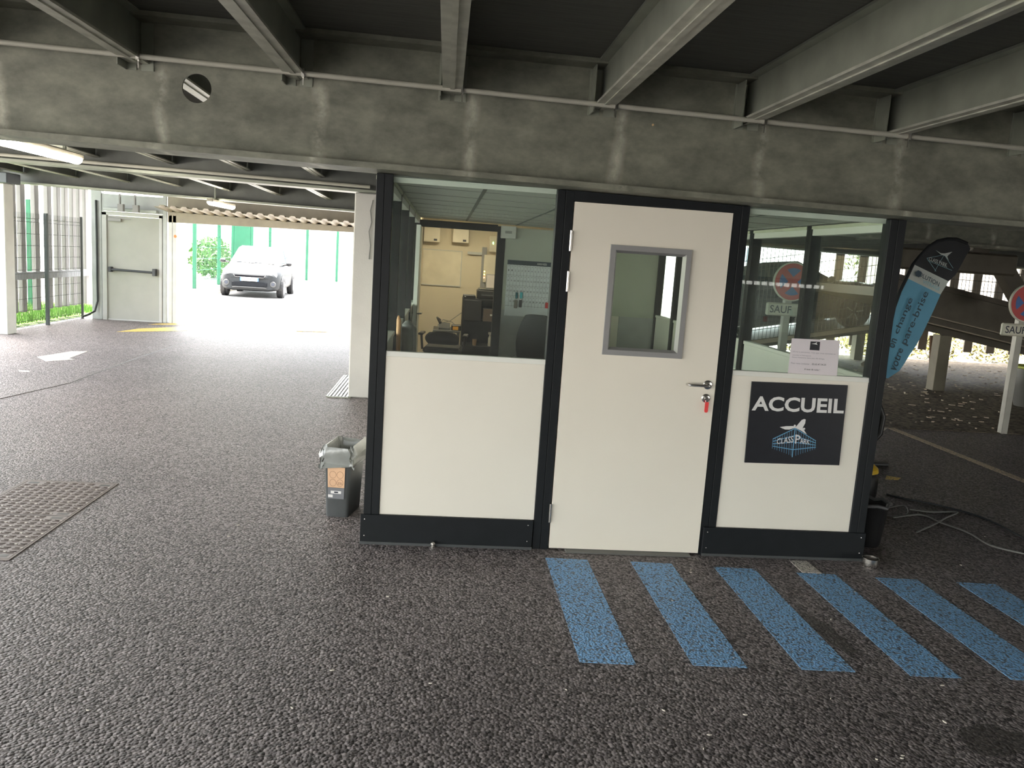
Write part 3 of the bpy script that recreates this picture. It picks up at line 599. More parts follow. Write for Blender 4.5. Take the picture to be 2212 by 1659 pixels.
def keyset(name, label, px, py, mt, w, h, y=YB-.03):
    c_ = at(px, py, y=y); t = thing(name, label, 'keys', 'keys on the arrivals board')
    MB().tube([(c_.x+.012*math.cos(k*.7854), y, c_.z+h/2+.006+.012*math.sin(k*.7854)) for k in range(8)], .0016, 5, closed=True).build('ring', CHROME, t)
    MB().bbox(c_.x-w/2, c_.x+w/2, y-.006, y+.006, c_.z-h/2, c_.z+h/2, b=.004).build('fob', mt, t)
keyset('key_set', 'teal key fob hanging on the arrivals board, darker of two', 1116, 638, mat('teal_fob', (.03,.16,.2), .4), .026, .075)
keyset('key_set', 'bright turquoise key fob hanging on the arrivals board', 1126, 638, mat('turquoise_fob', (.12,.55,.62), .4), .034, .075)
keyset('key_set', 'bunch of steel keys with silver fob on the arrivals board', 1114, 657, CHROME, .042, .10)
keyset('key_set', 'black car key with yellow mark on the arrivals board', 1124, 656, BLKPL, .034, .09)
keyset('key_set', 'red key tag hanging at the far end of the arrivals board', 1182, 660, RED, .05, .07)
# emergency light box
eb = thing('emergency_light', 'white square emergency light box beside the inner door head', 'light box')
MB().bbox(-.07, .112, YB-.08, YB-.012, 1.955, 2.105, b=.006).build('housing', mat('white_plastic', (.74,.75,.70), .4), eb)
MB().box(-.02, .06, YB-.084, YB-.08, 2.015, 2.045).build('indicator_window', mat('dim_window', (.35,.36,.33), .4), eb)
# office chair
def office_chair(name, label, x, y, rz, mt, top):
    t = thing(name, label, 'chair', None, (x, y, 0)); t.rotation_euler = (0,0,rz)
    q = MB(); n = 12; rows_ = []
    for i in range(9):
        f = i/8; z = .56+(top-.56)*f; w = .22*(1-.28*max(0,f-.6)/.4*max(0,f-.6)/.4)*(.86+.14*math.sin(math.pi*min(1,f*1.2)))
        dy = .05*math.sin(f*3.0)+.10*f
        rows_.append([(w*math.cos(math.pi*k/n)*-1, dy-.05*(1-math.sin(math.pi*k/n)), z-(.04*(abs(k-n/2)/(n/2))**3 if i == 8 else 0)) for k in range(n+1)])
    vs = [p_ for r in rows_ for p_ in r]+[(p_[0],p_[1]+.05,p_[2]) for r in rows_ for p_ in r]; M_ = n+1; o2 = len(rows_)*M_
    fs = []
    for i in range(8):
        for k in range(n): fs += [(i*M_+k,i*M_+k+1,(i+1)*M_+k+1,(i+1)*M_+k), (o2+i*M_+k,o2+(i+1)*M_+k,o2+(i+1)*M_+k+1,o2+i*M_+k+1)]
        fs += [(i*M_, (i+1)*M_, o2+(i+1)*M_, o2+i*M_), (i*M_+n, o2+i*M_+n, o2+(i+1)*M_+n, (i+1)*M_+n)]
    for k in range(n): fs += [(k, o2+k, o2+k+1, k+1), (8*M_+k, 8*M_+k+1, o2+8*M_+k+1, o2+8*M_+k)]
    q.add(vs, fs).build('backrest', mt, t, smooth=50)
    MB().bbox(-.25,.25,-.42,.05,.43,.52,b=.03).build('seat', mt, t)
    for s_ in (-1,1): MB().bbox(s_*.29-.035, s_*.29+.035, -.30, -.02, .66, .69, b=.01).tube([(s_*.29,-.1,.66),(s_*.27,-.1,.47)], .016, 8).build('armrest', BLKPL, t)
    MB().tube([(0,-.18,.10),(0,-.18,.43)], .03, 12).build('column', BLKPL, t)
    for k in range(5):
        a = 2*math.pi*k/5+.3; MB().tube([(0,-.18,.11),(.27*math.cos(a),-.18+.27*math.sin(a),.075)], .018, 6).lathe([(.001,-.025),(.03,-.025),(.03,.025),(.001,.025)], c=(.27*math.cos(a),-.18+.27*math.sin(a),.031), n=12, axis='x').build('leg', BLKPL, t)
    return t
office_chair('office_chair', 'dark office chair with a tall rounded back before the arrivals board', .30, 3.75, math.radians(155), mat('dark_mesh_fabric', (.035,.037,.038), .8, 0, .2, 60), 1.17)
office_chair('office_chair', 'black office chair in front of the back room table', -.70, 5.95, math.radians(175), mat('black_mesh_fabric', (.02,.021,.023), .8, 0, .2, 60), .74)
# back room fittings
wb = thing('whiteboard', 'blank framed whiteboard on the cream back room wall', 'whiteboard')
ya = 7.9; A, B = at(905,538,y=ya), at(993,618,y=ya)
MB().box(-1.06, B.x, ya-.012, ya, B.z, A.z).build('board', mat('board_cream', (.70,.63,.50), .35), wb)
fr_ = MB(); fr_.box(-1.07, B.x+.012, ya-.02, ya, A.z, A.z+.012).box(-1.07, B.x+.012, ya-.02, ya, B.z-.012, B.z).box(B.x, B.x+.012, ya-.02, ya, B.z, A.z); fr_.build('frame', ALUFR, wb)
for u0, u1, v0, v1, lab in ((900,950,482,524,'white wall box with a dark logo left over the whiteboard'), (979,1012,492,526,'white wall box with a dark logo over the whiteboard corner')):
    A, B = at(u0,v0,y=ya), at(u1,v1,y=ya); t = thing('wall_box', lab, 'electrical box')
    MB().bbox(max(A.x,-1.06), B.x, ya-.14, ya-.005, B.z, A.z, b=.008).build('housing', mat('box_cream', (.70,.64,.52), .45), t); MB().box(B.x-.09, B.x-.04, ya-.142, ya-.14, B.z+.02, B.z+.05).build('logo_print', INKD, t)
A, B = at(1058,510,y=ya), at(1076,545,y=ya); t = thing('router', 'small white wall router with a green light by the inner door jamb', 'router')
MB().bbox(A.x, A.x+.25, ya-.1, ya, B.z, A.z, b=.006).build('housing', mat('box_cream', (.70,.64,.52), .45), t)
MB().box(A.x+.05, A.x+.058, ya-.103, ya-.1, (A.z+B.z)/2, (A.z+B.z)/2+.03).build('status_light', mat('green_led', (.1,.6,.1), .4, emit=(.2,1,.15,4)), t)
A, B = at(1010,546,y=ya), at(1035,650,y=ya)
t = thing('cable_riser', 'grey cable trunking standing on the cream back wall', 'trunking'); MB().box(B.x, B.x+.07, ya-.05, ya, B.z-.3, A.z+.1).build('trunk', GREYFR, t); MB().box(A.x, B.x, ya-.05, ya, A.z-.02, A.z+.02).build('branch', ALUFR, t)
A, B = at(1046,550,y=ya), at(1074,612,y=ya); t = thing('alarm_panel', 'cream alarm panel with small coloured lights on the back wall', 'alarm panel')
MB().bbox(A.x, A.x+.30, ya-.07, ya, B.z, A.z, b=.006).build('housing', mat('box_cream', (.70,.64,.52), .45), t)
for k, c_ in enumerate(((1,.8,.1),(1,.8,.1),(1,.1,.05))): MB().box(A.x+.01, A.x+.022, ya-.073, ya-.07, B.z+.16-.045*k, B.z+.175-.045*k).build('status_light', mat('led_%d' % (k//2), c_, .4, emit=c_+(3,)), t)
A, B = at(1000,643,y=7.2), at(1076,772,y=7.2)
cb = thing('black_cabinet', 'tall black open cabinet in the back room doorway', 'cabinet')
cx0, cx1, cy0, cy1, cz1 = A.x, A.x+.62, 7.05, 7.55, A.z
q = MB().box(cx0, cx0+.02, cy0, cy1, 0, cz1).box(cx1-.02, cx1, cy0, cy1, 0, cz1).box(cx0+.02, cx1-.02, cy1-.015, cy1, 0, cz1); q.build('carcass', BLKPL, cb)
for z in (.05, .42, .78, cz1-.02): MB().box(cx0+.02, cx1-.02, cy0, cy1-.015, z, z+.02).build('shelf', BLKPL, cb)
MB().bbox(cx0+.02, cx0+.27, cy0-.01, cy1-.05, .80, cz1-.02, b=.003).build('drawer_front', BLKPL, cb)
def simple(name, label, cat, parts, group=None):
    t = thing(name, label, cat, group)
    for pn, mb, mt_ in parts: mb.build(pn, mt_, t)
    return t
simple('printer', 'black desktop printer on top of the black cabinet', 'printer', [('body', MB().bbox(cx0+.20, cx0+.58, cy0+.05, cy0+.42, cz1, cz1+.13, b=.015), BLKPL), ('lid', MB().bbox(cx0+.22, cx0+.56, cy0+.07, cy0+.40, cz1+.13, cz1+.15, b=.008), DKGREY), ('paper_slot', MB().box(cx0+.26, cx0+.52, cy0+.046, cy0+.05, cz1+.05, cz1+.07), DKGREY)])
simple('printer', 'black thermal printer at the edge of the black cabinet', 'printer', [('body', MB().bbox(cx0+.0, cx0+.18, cy0+.03, cy0+.25, cz1, cz1+.05, b=.01), BLKPL), ('button', MB().box(cx0+.02, cx0+.04, cy0+.02, cy0+.03, cz1+.02, cz1+.03), INKW)])
simple('photo_frame', 'small grey standing photo frame on the desktop printer', 'frame', [('frame', MB().bbox(cx0+.32, cx0+.50, cy0+.2, cy0+.215, cz1+.15, cz1+.36, b=.004), GREYFR), ('picture', MB().box(cx0+.335, cx0+.485, cy0+.197, cy0+.2, cz1+.165, cz1+.345), mat('faded_print', (.55,.5,.48), .6))])
simple('storage_box', 'brown cardboard box with an oval grip in the black cabinet', 'box', [('body', MB().bbox(cx0+.30, cx0+.58, cy0+.02, cy0+.35, .80, .98, b=.004), mat('dark_card', (.11,.085,.07), .8)), ('grip', MB().bbox(cx0+.40, cx0+.48, cy0+.016, cy0+.02, .885, .91, b=.001), INKW)])
simple('spray_bottle', 'small white spray bottle standing on the lower cabinet shelf', 'bottle', [('body', MB().lathe([(.02,.44),(.024,.45),(.024,.56),(.010,.59),(.010,.61),(.001,.61)], c=(cx0+.42,cy0+.08,0), n=14), mat('white_plastic', (.74,.75,.70), .4)), ('cap', MB().bbox(cx0+.395, cx0+.435, cy0+.06, cy0+.10, .61, .645, b=.004), INKW)])
simple('paper_cup', 'brown paper cup standing on the lower cabinet shelf', 'cup', [('cup', MB().lathe([(.001,.44),(.026,.44),(.034,.53),(.031,.53),(.024,.45),(.001,.45)], c=(cx0+.20,cy0+.08,0), n=16), mat('cup_brown', (.35,.24,.14), .7))])
A, B = at(936,708,y=7.3), at(1000,712,y=7.3)
tb = thing('small_table', 'small dark table with a phone beside the black cabinet', 'table')
tx0, tx1 = A.x, cx0-.02
MB().bbox(tx0, tx1, 7.0, 7.6, A.z-.03, A.z, b=.004).build('table_top', DKGREY, tb)
for sx in (tx0+.02, tx1-.02):
    for sy in (7.02, 7.58): MB().box(sx-.015, sx+.015, sy-.015, sy+.015, 0, A.z-.03).build('leg', DKGREY, tb)
tz = A.z
simple('desk_phone', 'black desk phone with handset on the small table', 'phone', [('base', MB().prism([(tx0+.08,7.05,tz),(tx0+.08,7.25,tz),(tx0+.08,7.25,tz+.09),(tx0+.08,7.05,tz+.03)], (.16,0,0)), DKGREY), ('handset', MB().tube([(tx0+.10,7.03,tz+.10),(tx0+.06,7.10,tz+.15),(tx0+.05,7.2,tz+.16),(tx0+.09,7.26,tz+.12)], [.022,.014,.014,.022], 8), BLKPL)])
simple('card_terminal', 'black card terminal with an orange label on the small table', 'terminal', [('body', MB().bbox(tx0+.26, tx0+.40, 7.03, 7.2, tz, tz+.08, b=.01), BLKPL), ('label', MB().box(tx0+.28, tx0+.36, 7.026, 7.03, tz+.01, tz+.06), mat('orange_label', (.8,.42,.06), .5))])
tag(MB().tube([(tx1-.02,7.3,tz+.02),(tx1-.12,7.3,tz+.10),(tx1-.25,7.28,tz+.13),(tx1-.32,7.2,tz+.05),(tx1-.30,7.1,tz+.01)], .006, 6).tube([(cx0-.01,7.2,tz+.25),(tx1-.15,7.2,tz+.12),(tx1-.28,7.15,tz+.09)], .005, 6).build('power_cable', mat('grey_cable', (.2,.2,.19), .5)), 'looped grey power cable on the small table', 'cable')
# rolled goods by the left glazing
for k, (u, v0, v1, r, c_, lab, nm) in enumerate(((846,690,800,.018,(.70,.36,.16),'thin orange rod leaning by the left glazing','rod'), (868,700,800,.05,(.24,.24,.23),'grey plastic wrapped roll leaning by the left glazing','roll'), (884,708,800,.055,(.30,.29,.28),'pale plastic wrapped roll leaning furthest from the front post','roll'))):
    yy = (1.05, 1.75, 2.3)[k]; A = at(u, v0, y=yy); xx = max(A.x, -1.03+r)
    mt_ = mat('wrapped_%d' % k, c_, .35)
    t = thing('leaning_'+nm, lab, nm)
    MB().tube([(xx, yy, A.z), (xx+.02, yy-.03, .0)], [r*.9, r], 12).build('body', mt_, t, smooth=True)
    MB().tube([(xx, yy, A.z), (xx-.004, yy, A.z+.03)], [r*.9, r*.3], 12).build('end', mt_, t, smooth=True)
# calendar and bottle on the right wall ledge
A = at(1445,705,y=4.1)
simple('desk_calendar', 'white tear-off calendar with a blue head on the right booth panel', 'calendar', [('sheet', MB().box(XQ1+.012, XQ1+.02, 3.45, 3.95, .72, 1.02), PAPER), ('header', MB().box(XQ1+.008, XQ1+.0125, 3.45, 3.95, 1.02, 1.10), mat('calendar_blue', (.08,.09,.22), .5)), ('days', MB().box(XQ1+.009, XQ1+.012, 3.5, 3.9, .95, .955).box(XQ1+.009, XQ1+.012, 3.5, 3.9, .90, .905).box(XQ1+.009, XQ1+.012, 3.5, 3.9, .85, .855), INKD)])
ds = thing('reception_desk', 'low white reception desk along the right booth glazing', 'desk')
MB().bbox(1.30, 1.85, 1.6, 3.2, .71, .74, b=.004).build('desk_top', WHITE, ds); MB().box(1.32, 1.34, 1.65, 3.15, 0, .71).build('front_panel', CREAM, ds); MB().box(1.34, 1.84, 1.65, 1.67, 0, .71).build('end_panel', CREAM, ds); MB().box(1.34, 1.84, 3.13, 3.15, 0, .71).build('end_panel', CREAM, ds)
A = at(1452,757,y=2.3)
bt = thing('water_bottle', 'clear green tinted water bottle on the white reception desk', 'bottle')
MB().lathe([(.001,0),(.033,0),(.035,.01),(.035,.12),(.030,.17),(.013,.215),(.013,.225),(.001,.225)], c=(1.42,2.0,.741), n=18).build('body', glass_mat('bottle_plastic', (.72,.86,.78), dirt=.12), bt, smooth=True)
MB().lathe([(.001,.225),(.015,.225),(.015,.245),(.001,.245)], c=(1.42,2.0,.741), n=14).build('cap', mat('green_cap', (.05,.3,.15), .4), bt)
MB().lathe([(.0355,.04),(.0357,.045),(.0357,.095),(.0355,.1)], c=(1.42,2.0,.741), n=18).build('wrapper', mat('green_wrap', (.3,.5,.4), .5), bt)
# door stop and metal dish
p = at(935,1182,z=0)
tag(MB().lathe([(.001,0),(.016,0),(.016,.012),(.011,.014),(.011,.02),(.016,.024),(.015,.032),(.008,.038),(.001,.039)], c=(p.x,p.y-.008,0), n=18).build('door_stop', CHROME, smooth=True), 'small steel door stop on the asphalt before the left base plate', 'door stop')
p = at(1886,1229,z=0)
tag(MB().lathe([(.001,.0),(.044,.0),(.048,.006),(.048,.026),(.052,.029),(.052,.056),(.050,.058),(.047,.056),(.045,.014),(.001,.012)], c=(p.x,p.y+.04,0), n=32).build('metal_dish', CHROME, smooth=True), 'round shallow steel dish on the ground by the right corner post', 'dish')
# ------------------------------------------------------------------ left: pillar, grate, manhole, bin
pi_ = MB().bbox(-1.764, -1.30, 4.80, 5.25, 0, 2.34, b=.012).build('concrete_pillar', CONC); tag(pi_, 'square pale concrete pillar standing beside the booth', 'pillar')
tag(MB().tube([at(806,432,y=4.79), at(800,455,y=4.785), at(803,480,y=4.79), at(797,500,y=4.785), at(800,530,y=4.79), at(797,560,y=4.79)], .006, 6).build('loose_wire', mat('grey_cable', (.2,.2,.19), .5)), 'thin loose grey wire hanging down the pale pillar', 'wire')
gt = thing('drain_grate', 'long steel drain grate set in the asphalt beside the pillar', 'drain')
gx0, gx1, gy0, gy1 = -1.99, -1.75, 4.76, 6.4
MB().box(gx0-.02, gx0, gy0, gy1, -.05, .012).box(gx1, gx1+.02, gy0, gy1, -.05, .012).box(gx0, gx1, gy0-.02, gy0, -.05, .012).box(gx0, gx1, gy1, gy1+.02, -.05, .012).build('frame', GALV, gt)
MB().box(gx0, gx1, gy0, gy1, .0005, .002).build('channel', BLKPL, gt)
for k in range(6):
    x = gx0+.02+(gx1-gx0-.04)*k/5; MB().box(x-.011, x+.011, gy0, gy1, .002, .014).build('bar', mat('grate_steel', (.42,.41,.38), .4, .5), gt)
mh = thing('manhole_cover', 'rusty brown studded double manhole cover in the asphalt', 'manhole')
RUST = mat('rusty_iron', (.13,.105,.095), .5, .4, .25, 20, .1, 80)
mx0, mx1, my0, my1 = -3.47, -2.90, -.42, .965; mid = (my0+my1)/2
MB().box(mx0-.03, mx0-.004, my0-.03, my1+.03, 0, .003).box(mx1+.004, mx1+.016, my0-.03, my1+.03, 0, .004).box(mx0-.004, mx1+.004, my1+.004, my1+.03, 0, .003).box(mx0-.004, mx1+.004, my0-.03, my0-.004, 0, .003).build('frame', RUST, mh)
MB().box(mx0-.004, mx1+.004, my0-.004, my1+.004, .0, .0008).build('joint', BLKPL, mh)
for ya, yb2 in ((my0, mid-.006), (mid+.006, my1)):
    pl_ = MB().box(mx0, mx1, ya, yb2, .0, .003).build('cover_plate', mat('cover_iron', (.20,.172,.165), .5, .2, .2, 14), mh)
    for sx in (mx0+.02, mx1-.085):
        for sy in (ya+.015, yb2-.05): MB().box(sx, sx+.065, sy, sy+.035, .003, .0036).build('lifting_slot', BLKPL, pl_)
    sd = MB(); nb = MB(); nx, ny = 10, 12
    for i in range(nx):
        for k in range(ny):
            x = mx0+(mx1-mx0)*(i+.5)/nx; y = ya+(yb2-ya)*(k+.5)/ny
            if k in (0, ny-1) and i in (0,1,nx-2,nx-1): continue
            sd.box(x-.020, x+.016, y-.014, y-.010, .003, .0062).box(x-.016, x+.020, y+.010, y+.014, .003, .0062)
            sd.prism([(x+.012,y+.011,.003),(x+.019,y+.011,.003),(x-.012,y-.011,.003),(x-.019,y-.011,.003)], (0,0,.0032))
            if (i+k)%2: nb.box(x+.016, x+.030, y-.007, y+.005, .003, .0068)
    tag(sd.build('tread_studs', RUST, pl_), kind='stuff'); tag(nb.build('worn_nubs', mat('worn_iron', (.46,.42,.39), .35, .4, .2, 20), pl_), kind='stuff')
# bin with liner
bn = thing('waste_bin', 'dark grey rectangular waste bin with a grey liner beside the booth', 'bin')
b1, b2, b3 = at(703,1115,z=0), at(745,1118,z=0), at(783,1096,z=0)
ux = (b2-b1); ux.z = 0; wv = .145; ux = ux.normalized(); vy = Vector((-ux.y, ux.x, 0)).normalized()*1.0
vdir = (b3-b2); vdir.z = 0; dv = .26; vdir = (vdir.normalized()*.35+vy*.65).normalized(); o_ = b1.copy(); o_.z = 0
def rr_ring(sc, z, rad=.022, seg=4, jit=None):
    """rounded rectangle ring around the bin axis"""
    cx_ = o_+ux*wv/2+vdir*dv/2; hx, hy = wv/2*sc[0], dv/2*sc[1]; out = []
    for (sx, sy), a0_ in (((1,1),0),((-1,1),90),((-1,-1),180),((1,-1),270)):
        for k in range(seg+1):
            a = math.radians(a0_+90*k/seg); px_, py_ = sx*(hx-rad)+rad*math.cos(a), sy*(hy-rad)+rad*math.sin(a)
            jz = jit(len(out)) if jit else (0,0,0)
            out.append(cx_+ux*(px_+jz[0])+vdir*(py_+jz[1])+Vector((0,0,z+jz[2])))
    return out
def loft(rings, cap0=False, cap1=False):
    n = len(rings[0]); q = MB(); vs = [p_ for r in rings for p_ in r]
    fs = [(i*n+k, i*n+(k+1)%n, (i+1)*n+(k+1)%n, (i+1)*n+k) for i in range(len(rings)-1) for k in range(n)]
    if cap0: fs.append(tuple(range(n))[::-1])
    if cap1: fs.append(tuple((len(rings)-1)*n+k for k in range(n)))
    return q.add(vs, fs)
loft([rr_ring((1,1),0), rr_ring((1.02,1.02),.02), rr_ring((1.22,1.16),.44), rr_ring((1.24,1.18),.445), rr_ring((1.18,1.13),.445), rr_ring((.98,.98),.03)], True, True).build('body', DKGREY, bn, smooth=True)
rl = random.Random(5); jt = [[(rl.uniform(-.006,.006), rl.uniform(-.006,.006), rl.uniform(-.012,.012)) for _ in range(20)] for _ in range(8)]
LIN = mat('liner_film', (.24,.25,.24), .25, 0, .1, 12, .5, 18, spec=.7)
def lj(a, bb, c_): return [(rl.uniform(-a,a), rl.uniform(-bb,bb), rl.uniform(-c_,c_)) for _ in range(36)]
LR = [((.95,.96),.10,0,0,0),((1.04,1.04),.33,.002,.002,0),((1.12,1.09),.44,.002,.002,.003),((1.25,1.18),.468,.003,.003,.010),((1.36,1.23),.455,.007,.006,.010),((1.50,1.27),.42,.012,.008,.012),((1.56,1.28),.385,.016,.009,.014),((1.40,1.23),.352,.009,.006,.012),((1.46,1.25),.332,.012,.008,.014)]
rgs = []
for sc, z, a, bb, c_ in LR:
    jj = lj(a*1.7, bb*1.7, c_*1.5); rgs.append(rr_ring(sc, z, seg=8, jit=lambda i, jj=jj: jj[i]))
loft(rgs).build('liner', LIN, bn, smooth=25)
def bl_(s_, z, d=.003):
    k = 1.02+.20*(z-.02)/.42; kv = 1.02+.14*(z-.02)/.42; c0 = o_+ux*wv/2+vdir*dv/2
    return c0-vdir*(dv/2*kv+d+.0025)+ux*((s_-.5)*wv*k)+Vector((0,0,z))
lb = MB().prism([bl_(.14,.335), bl_(.80,.335), bl_(.80,.20), bl_(.14,.20)], -vdir*.0008).build('paper_label', mat('kraft_label', (.66,.42,.26), .6), bn)
MB().prism([bl_(.14,.198), bl_(.80,.198), bl_(.80,.125), bl_(.14,.125)], -vdir*.0008).build('grey_label', mat('grey_label', (.17,.175,.19), .6), bn)
MB().prism([bl_(.26,.178,.0042), bl_(.68,.178,.0042), bl_(.68,.160,.0042), bl_(.26,.160,.0042)], -vdir*.0004).prism([bl_(.15,.152,.0042), bl_(.34,.152,.0042), bl_(.34,.134,.0042), bl_(.15,.134,.0042)], -vdir*.0004).build('sticker', INKW, bn)
MB().prism([bl_(.40,.174,.0048), bl_(.56,.174,.0048), bl_(.56,.164,.0048), bl_(.40,.164,.0048)], -vdir*.0003).build('barcode', INKD, bn)
text_quad('lettering', '25L', [bl_(.53,.238,.0042), bl_(.74,.238,.0042), bl_(.74,.222,.0042), bl_(.53,.222,.0042)], mat('label_brown', (.25,.15,.09), .6), lb, bold=.01, off=(0,0,0))
circ = MB()
for cx_, cz_ in ((.34,.285),(.62,.285),(.34,.232),(.62,.232)):
    circ.tube([bl_(cx_+.125*math.cos(a*.3927), cz_+.0225*math.sin(a*.3927), .0042) for a in range(16)], .0009, 4, closed=True)
circ.build('pictograms', mat('label_brown', (.25,.15,.09), .6), lb)
# ------------------------------------------------------------------ far left: slatted side, mesh fence, exit door, garage opening
tag(MB().bbox(-7.84, -7.58, 8.85, 9.12, 0, 2.36, b=.01).build('steel_column', mat('painted_column', (.52,.52,.48), .6, 0, .06, 4)), 'pale square column at the end of the slatted side', 'column')
tag(MB().bbox(-7.86, -7.50, 8.78, 9.2, 2.36, 2.52, b=.01).build('column_bracket', mat('dark_bracket', (.06,.07,.08), .5)), 'dark bolted bracket on top of the pale square column', 'bracket')
sd = thing('slatted_screen', 'upright grey metal slats with a cross rail screening the left side', 'screen')
SLAT = mat('slat_grey', (.20,.185,.18), .5, 0, .06, 5)
for y in (9.8, 10.13, 10.44, 10.93, 11.41, 11.78, 12.1, 12.43, 12.72, 13.0): MB().bbox(-8.16, -8.08, y-.075, y+.075, .22, 2.62, b=.006).build('slat', SLAT, sd)
MB().box(-8.08, -8.03, 9.1, 13.2, .80, .93).build('rail', mat('rail_grey', (.27,.28,.29), .5), sd); MB().box(-8.08, -8.03, 9.1, 13.2, 2.56, 2.66).build('rail', SLAT, sd)
mf = thing('mesh_fence', 'grey welded wire mesh fence with a dark post along the grass', 'fence')
wm = MB()
for k in range(57):
    y = 9.16+.05*k; wm.tube([(-7.80,y,.02),(-7.80,y,.06),(-7.77,y,.09),(-7.80,y,.12),(-7.80,y,.93),(-7.77,y,.96),(-7.80,y,.99),(-7.80,y,1.80),(-7.77,y,1.83),(-7.80,y,1.86),(-7.80,y,1.95)], .0034, 4, cap=False)
for z in (.06,.12,.30,.50,.70,.93,.99,1.2,1.4,1.6,1.80,1.86): wm.tube([(-7.797,9.15,z),(-7.797,12.0,z)], .0036, 4, cap=False)
wm.build('wire_mesh', mat('mesh_grey', (.05,.053,.05), .6), mf)
MB().bbox(-7.80, -7.745, 10.55, 10.615, 0, 1.97, b=.004).build('post', mat('dark_post', (.07,.085,.09), .5), mf)
MB().bbox(-7.80, -7.76, 12.0, 12.04, 0, 1.97, b=.004).build('post', mat('mesh_grey', (.05,.053,.05), .6), mf)
YE = 12.10
ed = thing('exit_door', 'grey steel fire exit door with a black panic bar', 'door')
EDM = mat('exit_door_grey', (.40,.405,.37), .5, 0, .05, 3)
MB().bbox(-7.33, -6.34, YE, YE+.05, .03, 2.04, b=.004).build('leaf', EDM, ed)
MB().bbox(-7.42, -7.33, YE-.03, YE+.08, 0, 2.10, b=.004).bbox(-6.34, -6.28, YE-.03, YE+.08, 0, 2.10, b=.004).bbox(-7.42, -6.28, YE-.03, YE+.08, 2.045, 2.12, b=.004).build('door_frame', ALUFR, ed)
MB().tube([(-7.24,YE-.09,1.0),(-6.42,YE-.09,.985)], .022, 10).build('panic_bar', mat('bar_black', (.05,.055,.065), .4), ed, smooth=True)
MB().bbox(-6.44, -6.38, YE-.12, YE, .92, 1.06, b=.006).bbox(-7.27, -7.22, YE-.12, YE, .95, 1.05, b=.006).build('bar_bracket', mat('bar_black', (.05,.055,.065), .4), ed)
MB().bbox(-7.30, -7.05, YE-.06, YE, 1.93, 2.0, b=.006).build('door_closer', GREYFR, ed); MB().box(-7.08, -6.86, YE-.05, YE-.04, 1.985, 2.0).build('closer_arm', GREYFR, ed)
MB().box(-7.33, -6.34, YE-.01, YE+.05, 0, .03).build('threshold', ALUFR, ed)
wp_ = thing('door_surround', 'galvanised steel posts and panel around the fire exit door', 'surround')
for x0, x1 in ((-7.62,-7.43), (-6.27,-6.20)): MB().bbox(x0, x1, YE-.02, YE+.12, 0, 2.5, b=.005).build('post', mat('zinc_post', (.50,.53,.53), .45, .1), wp_)
MB().box(-7.43, -6.27, YE+.0, YE+.06, 2.125, 2.45).build('panel', mat('zinc_post', (.50,.53,.53), .45, .1), wp_)
MB().bbox(-7.35, -6.35, YE-.14, YE-.03, 2.13, 2.19, b=.008).build('rail', mat('zinc_post', (.50,.53,.53), .45, .1), wp_)
for x in (-7.0, -6.72): MB().box(x, x+.10, YE-.35, YE-.25, 2.12, 2.26).box(x+.02, x+.04, YE-.33, YE-.27, 2.26, 2.45).build('bracket', GREYFR, wp_)
tag(MB().tube([at(207,432,y=YE-.05), at(209,520,y=YE-.05), at(210,600,y=YE-.05), at(211,650,y=YE-.05), at(205,672,y=YE-.08), at(190,680,y=YE-.25), at(178,684,y=YE-.35)], .02, 8).build('black_cable', mat('cable_black', (.03,.035,.04), .5), smooth=True), 'thick black cable running down beside the exit door post', 'cable')
go = thing('garage_door', 'white ribbed overhead garage door rolled up above the bright exit', 'garage door')
GD = mat('garage_cream', (.40,.36,.29), .5)
for x in (-6.13, -6.05): MB().bbox(x-.035, x+.03, YE-.0, YE+.10, 0, 2.12, b=.004).build('guide_track', mat('track_white', (.66,.67,.66), .4, .1), go)
cor = MB(); n_ = 0; prof = []
x = -6.18
while x < 2.3:
    prof += [(x,0),(x+.07,0),(x+.10,.035),(x+.17,.035)]; x += .20
vs = []; fs = []
for (yy, z) in ((11.35,2.15),(12.08,2.09)):
    for zo in (0,.012):
        vs += [(a, yy, zs(a, z)+b+zo) for a, b in prof]
n_ = len(prof)
for k in range(n_-1): fs += [(k,k+1,2*n_+k+1,2*n_+k), (n_+k,3*n_+k,3*n_+k+1,n_+k+1), (k,n_+k,n_+k+1,k+1), (2*n_+k,2*n_+k+1,3*n_+k+1,3*n_+k)]
cor.add(vs, fs).build('ribbed_panel', GD, go)
MB().prism([(-6.18,12.10,1.985),(2.3,12.10,2.10),(2.3,12.10,2.16),(-6.18,12.10,2.24)], (0,.08,0)).build('lintel', GD, go)
sbox(MB(), -6.18, 2.3, 12.10, 12.16, 2.10, 2.60).build('fascia', GD, go)
MB().tube([(-6.02,YE-.02,1.72),(-6.02,YE-.06,1.72)], .03, 10).build('warning_light', mat('orange_lamp', (.8,.25,.05), .4), go)
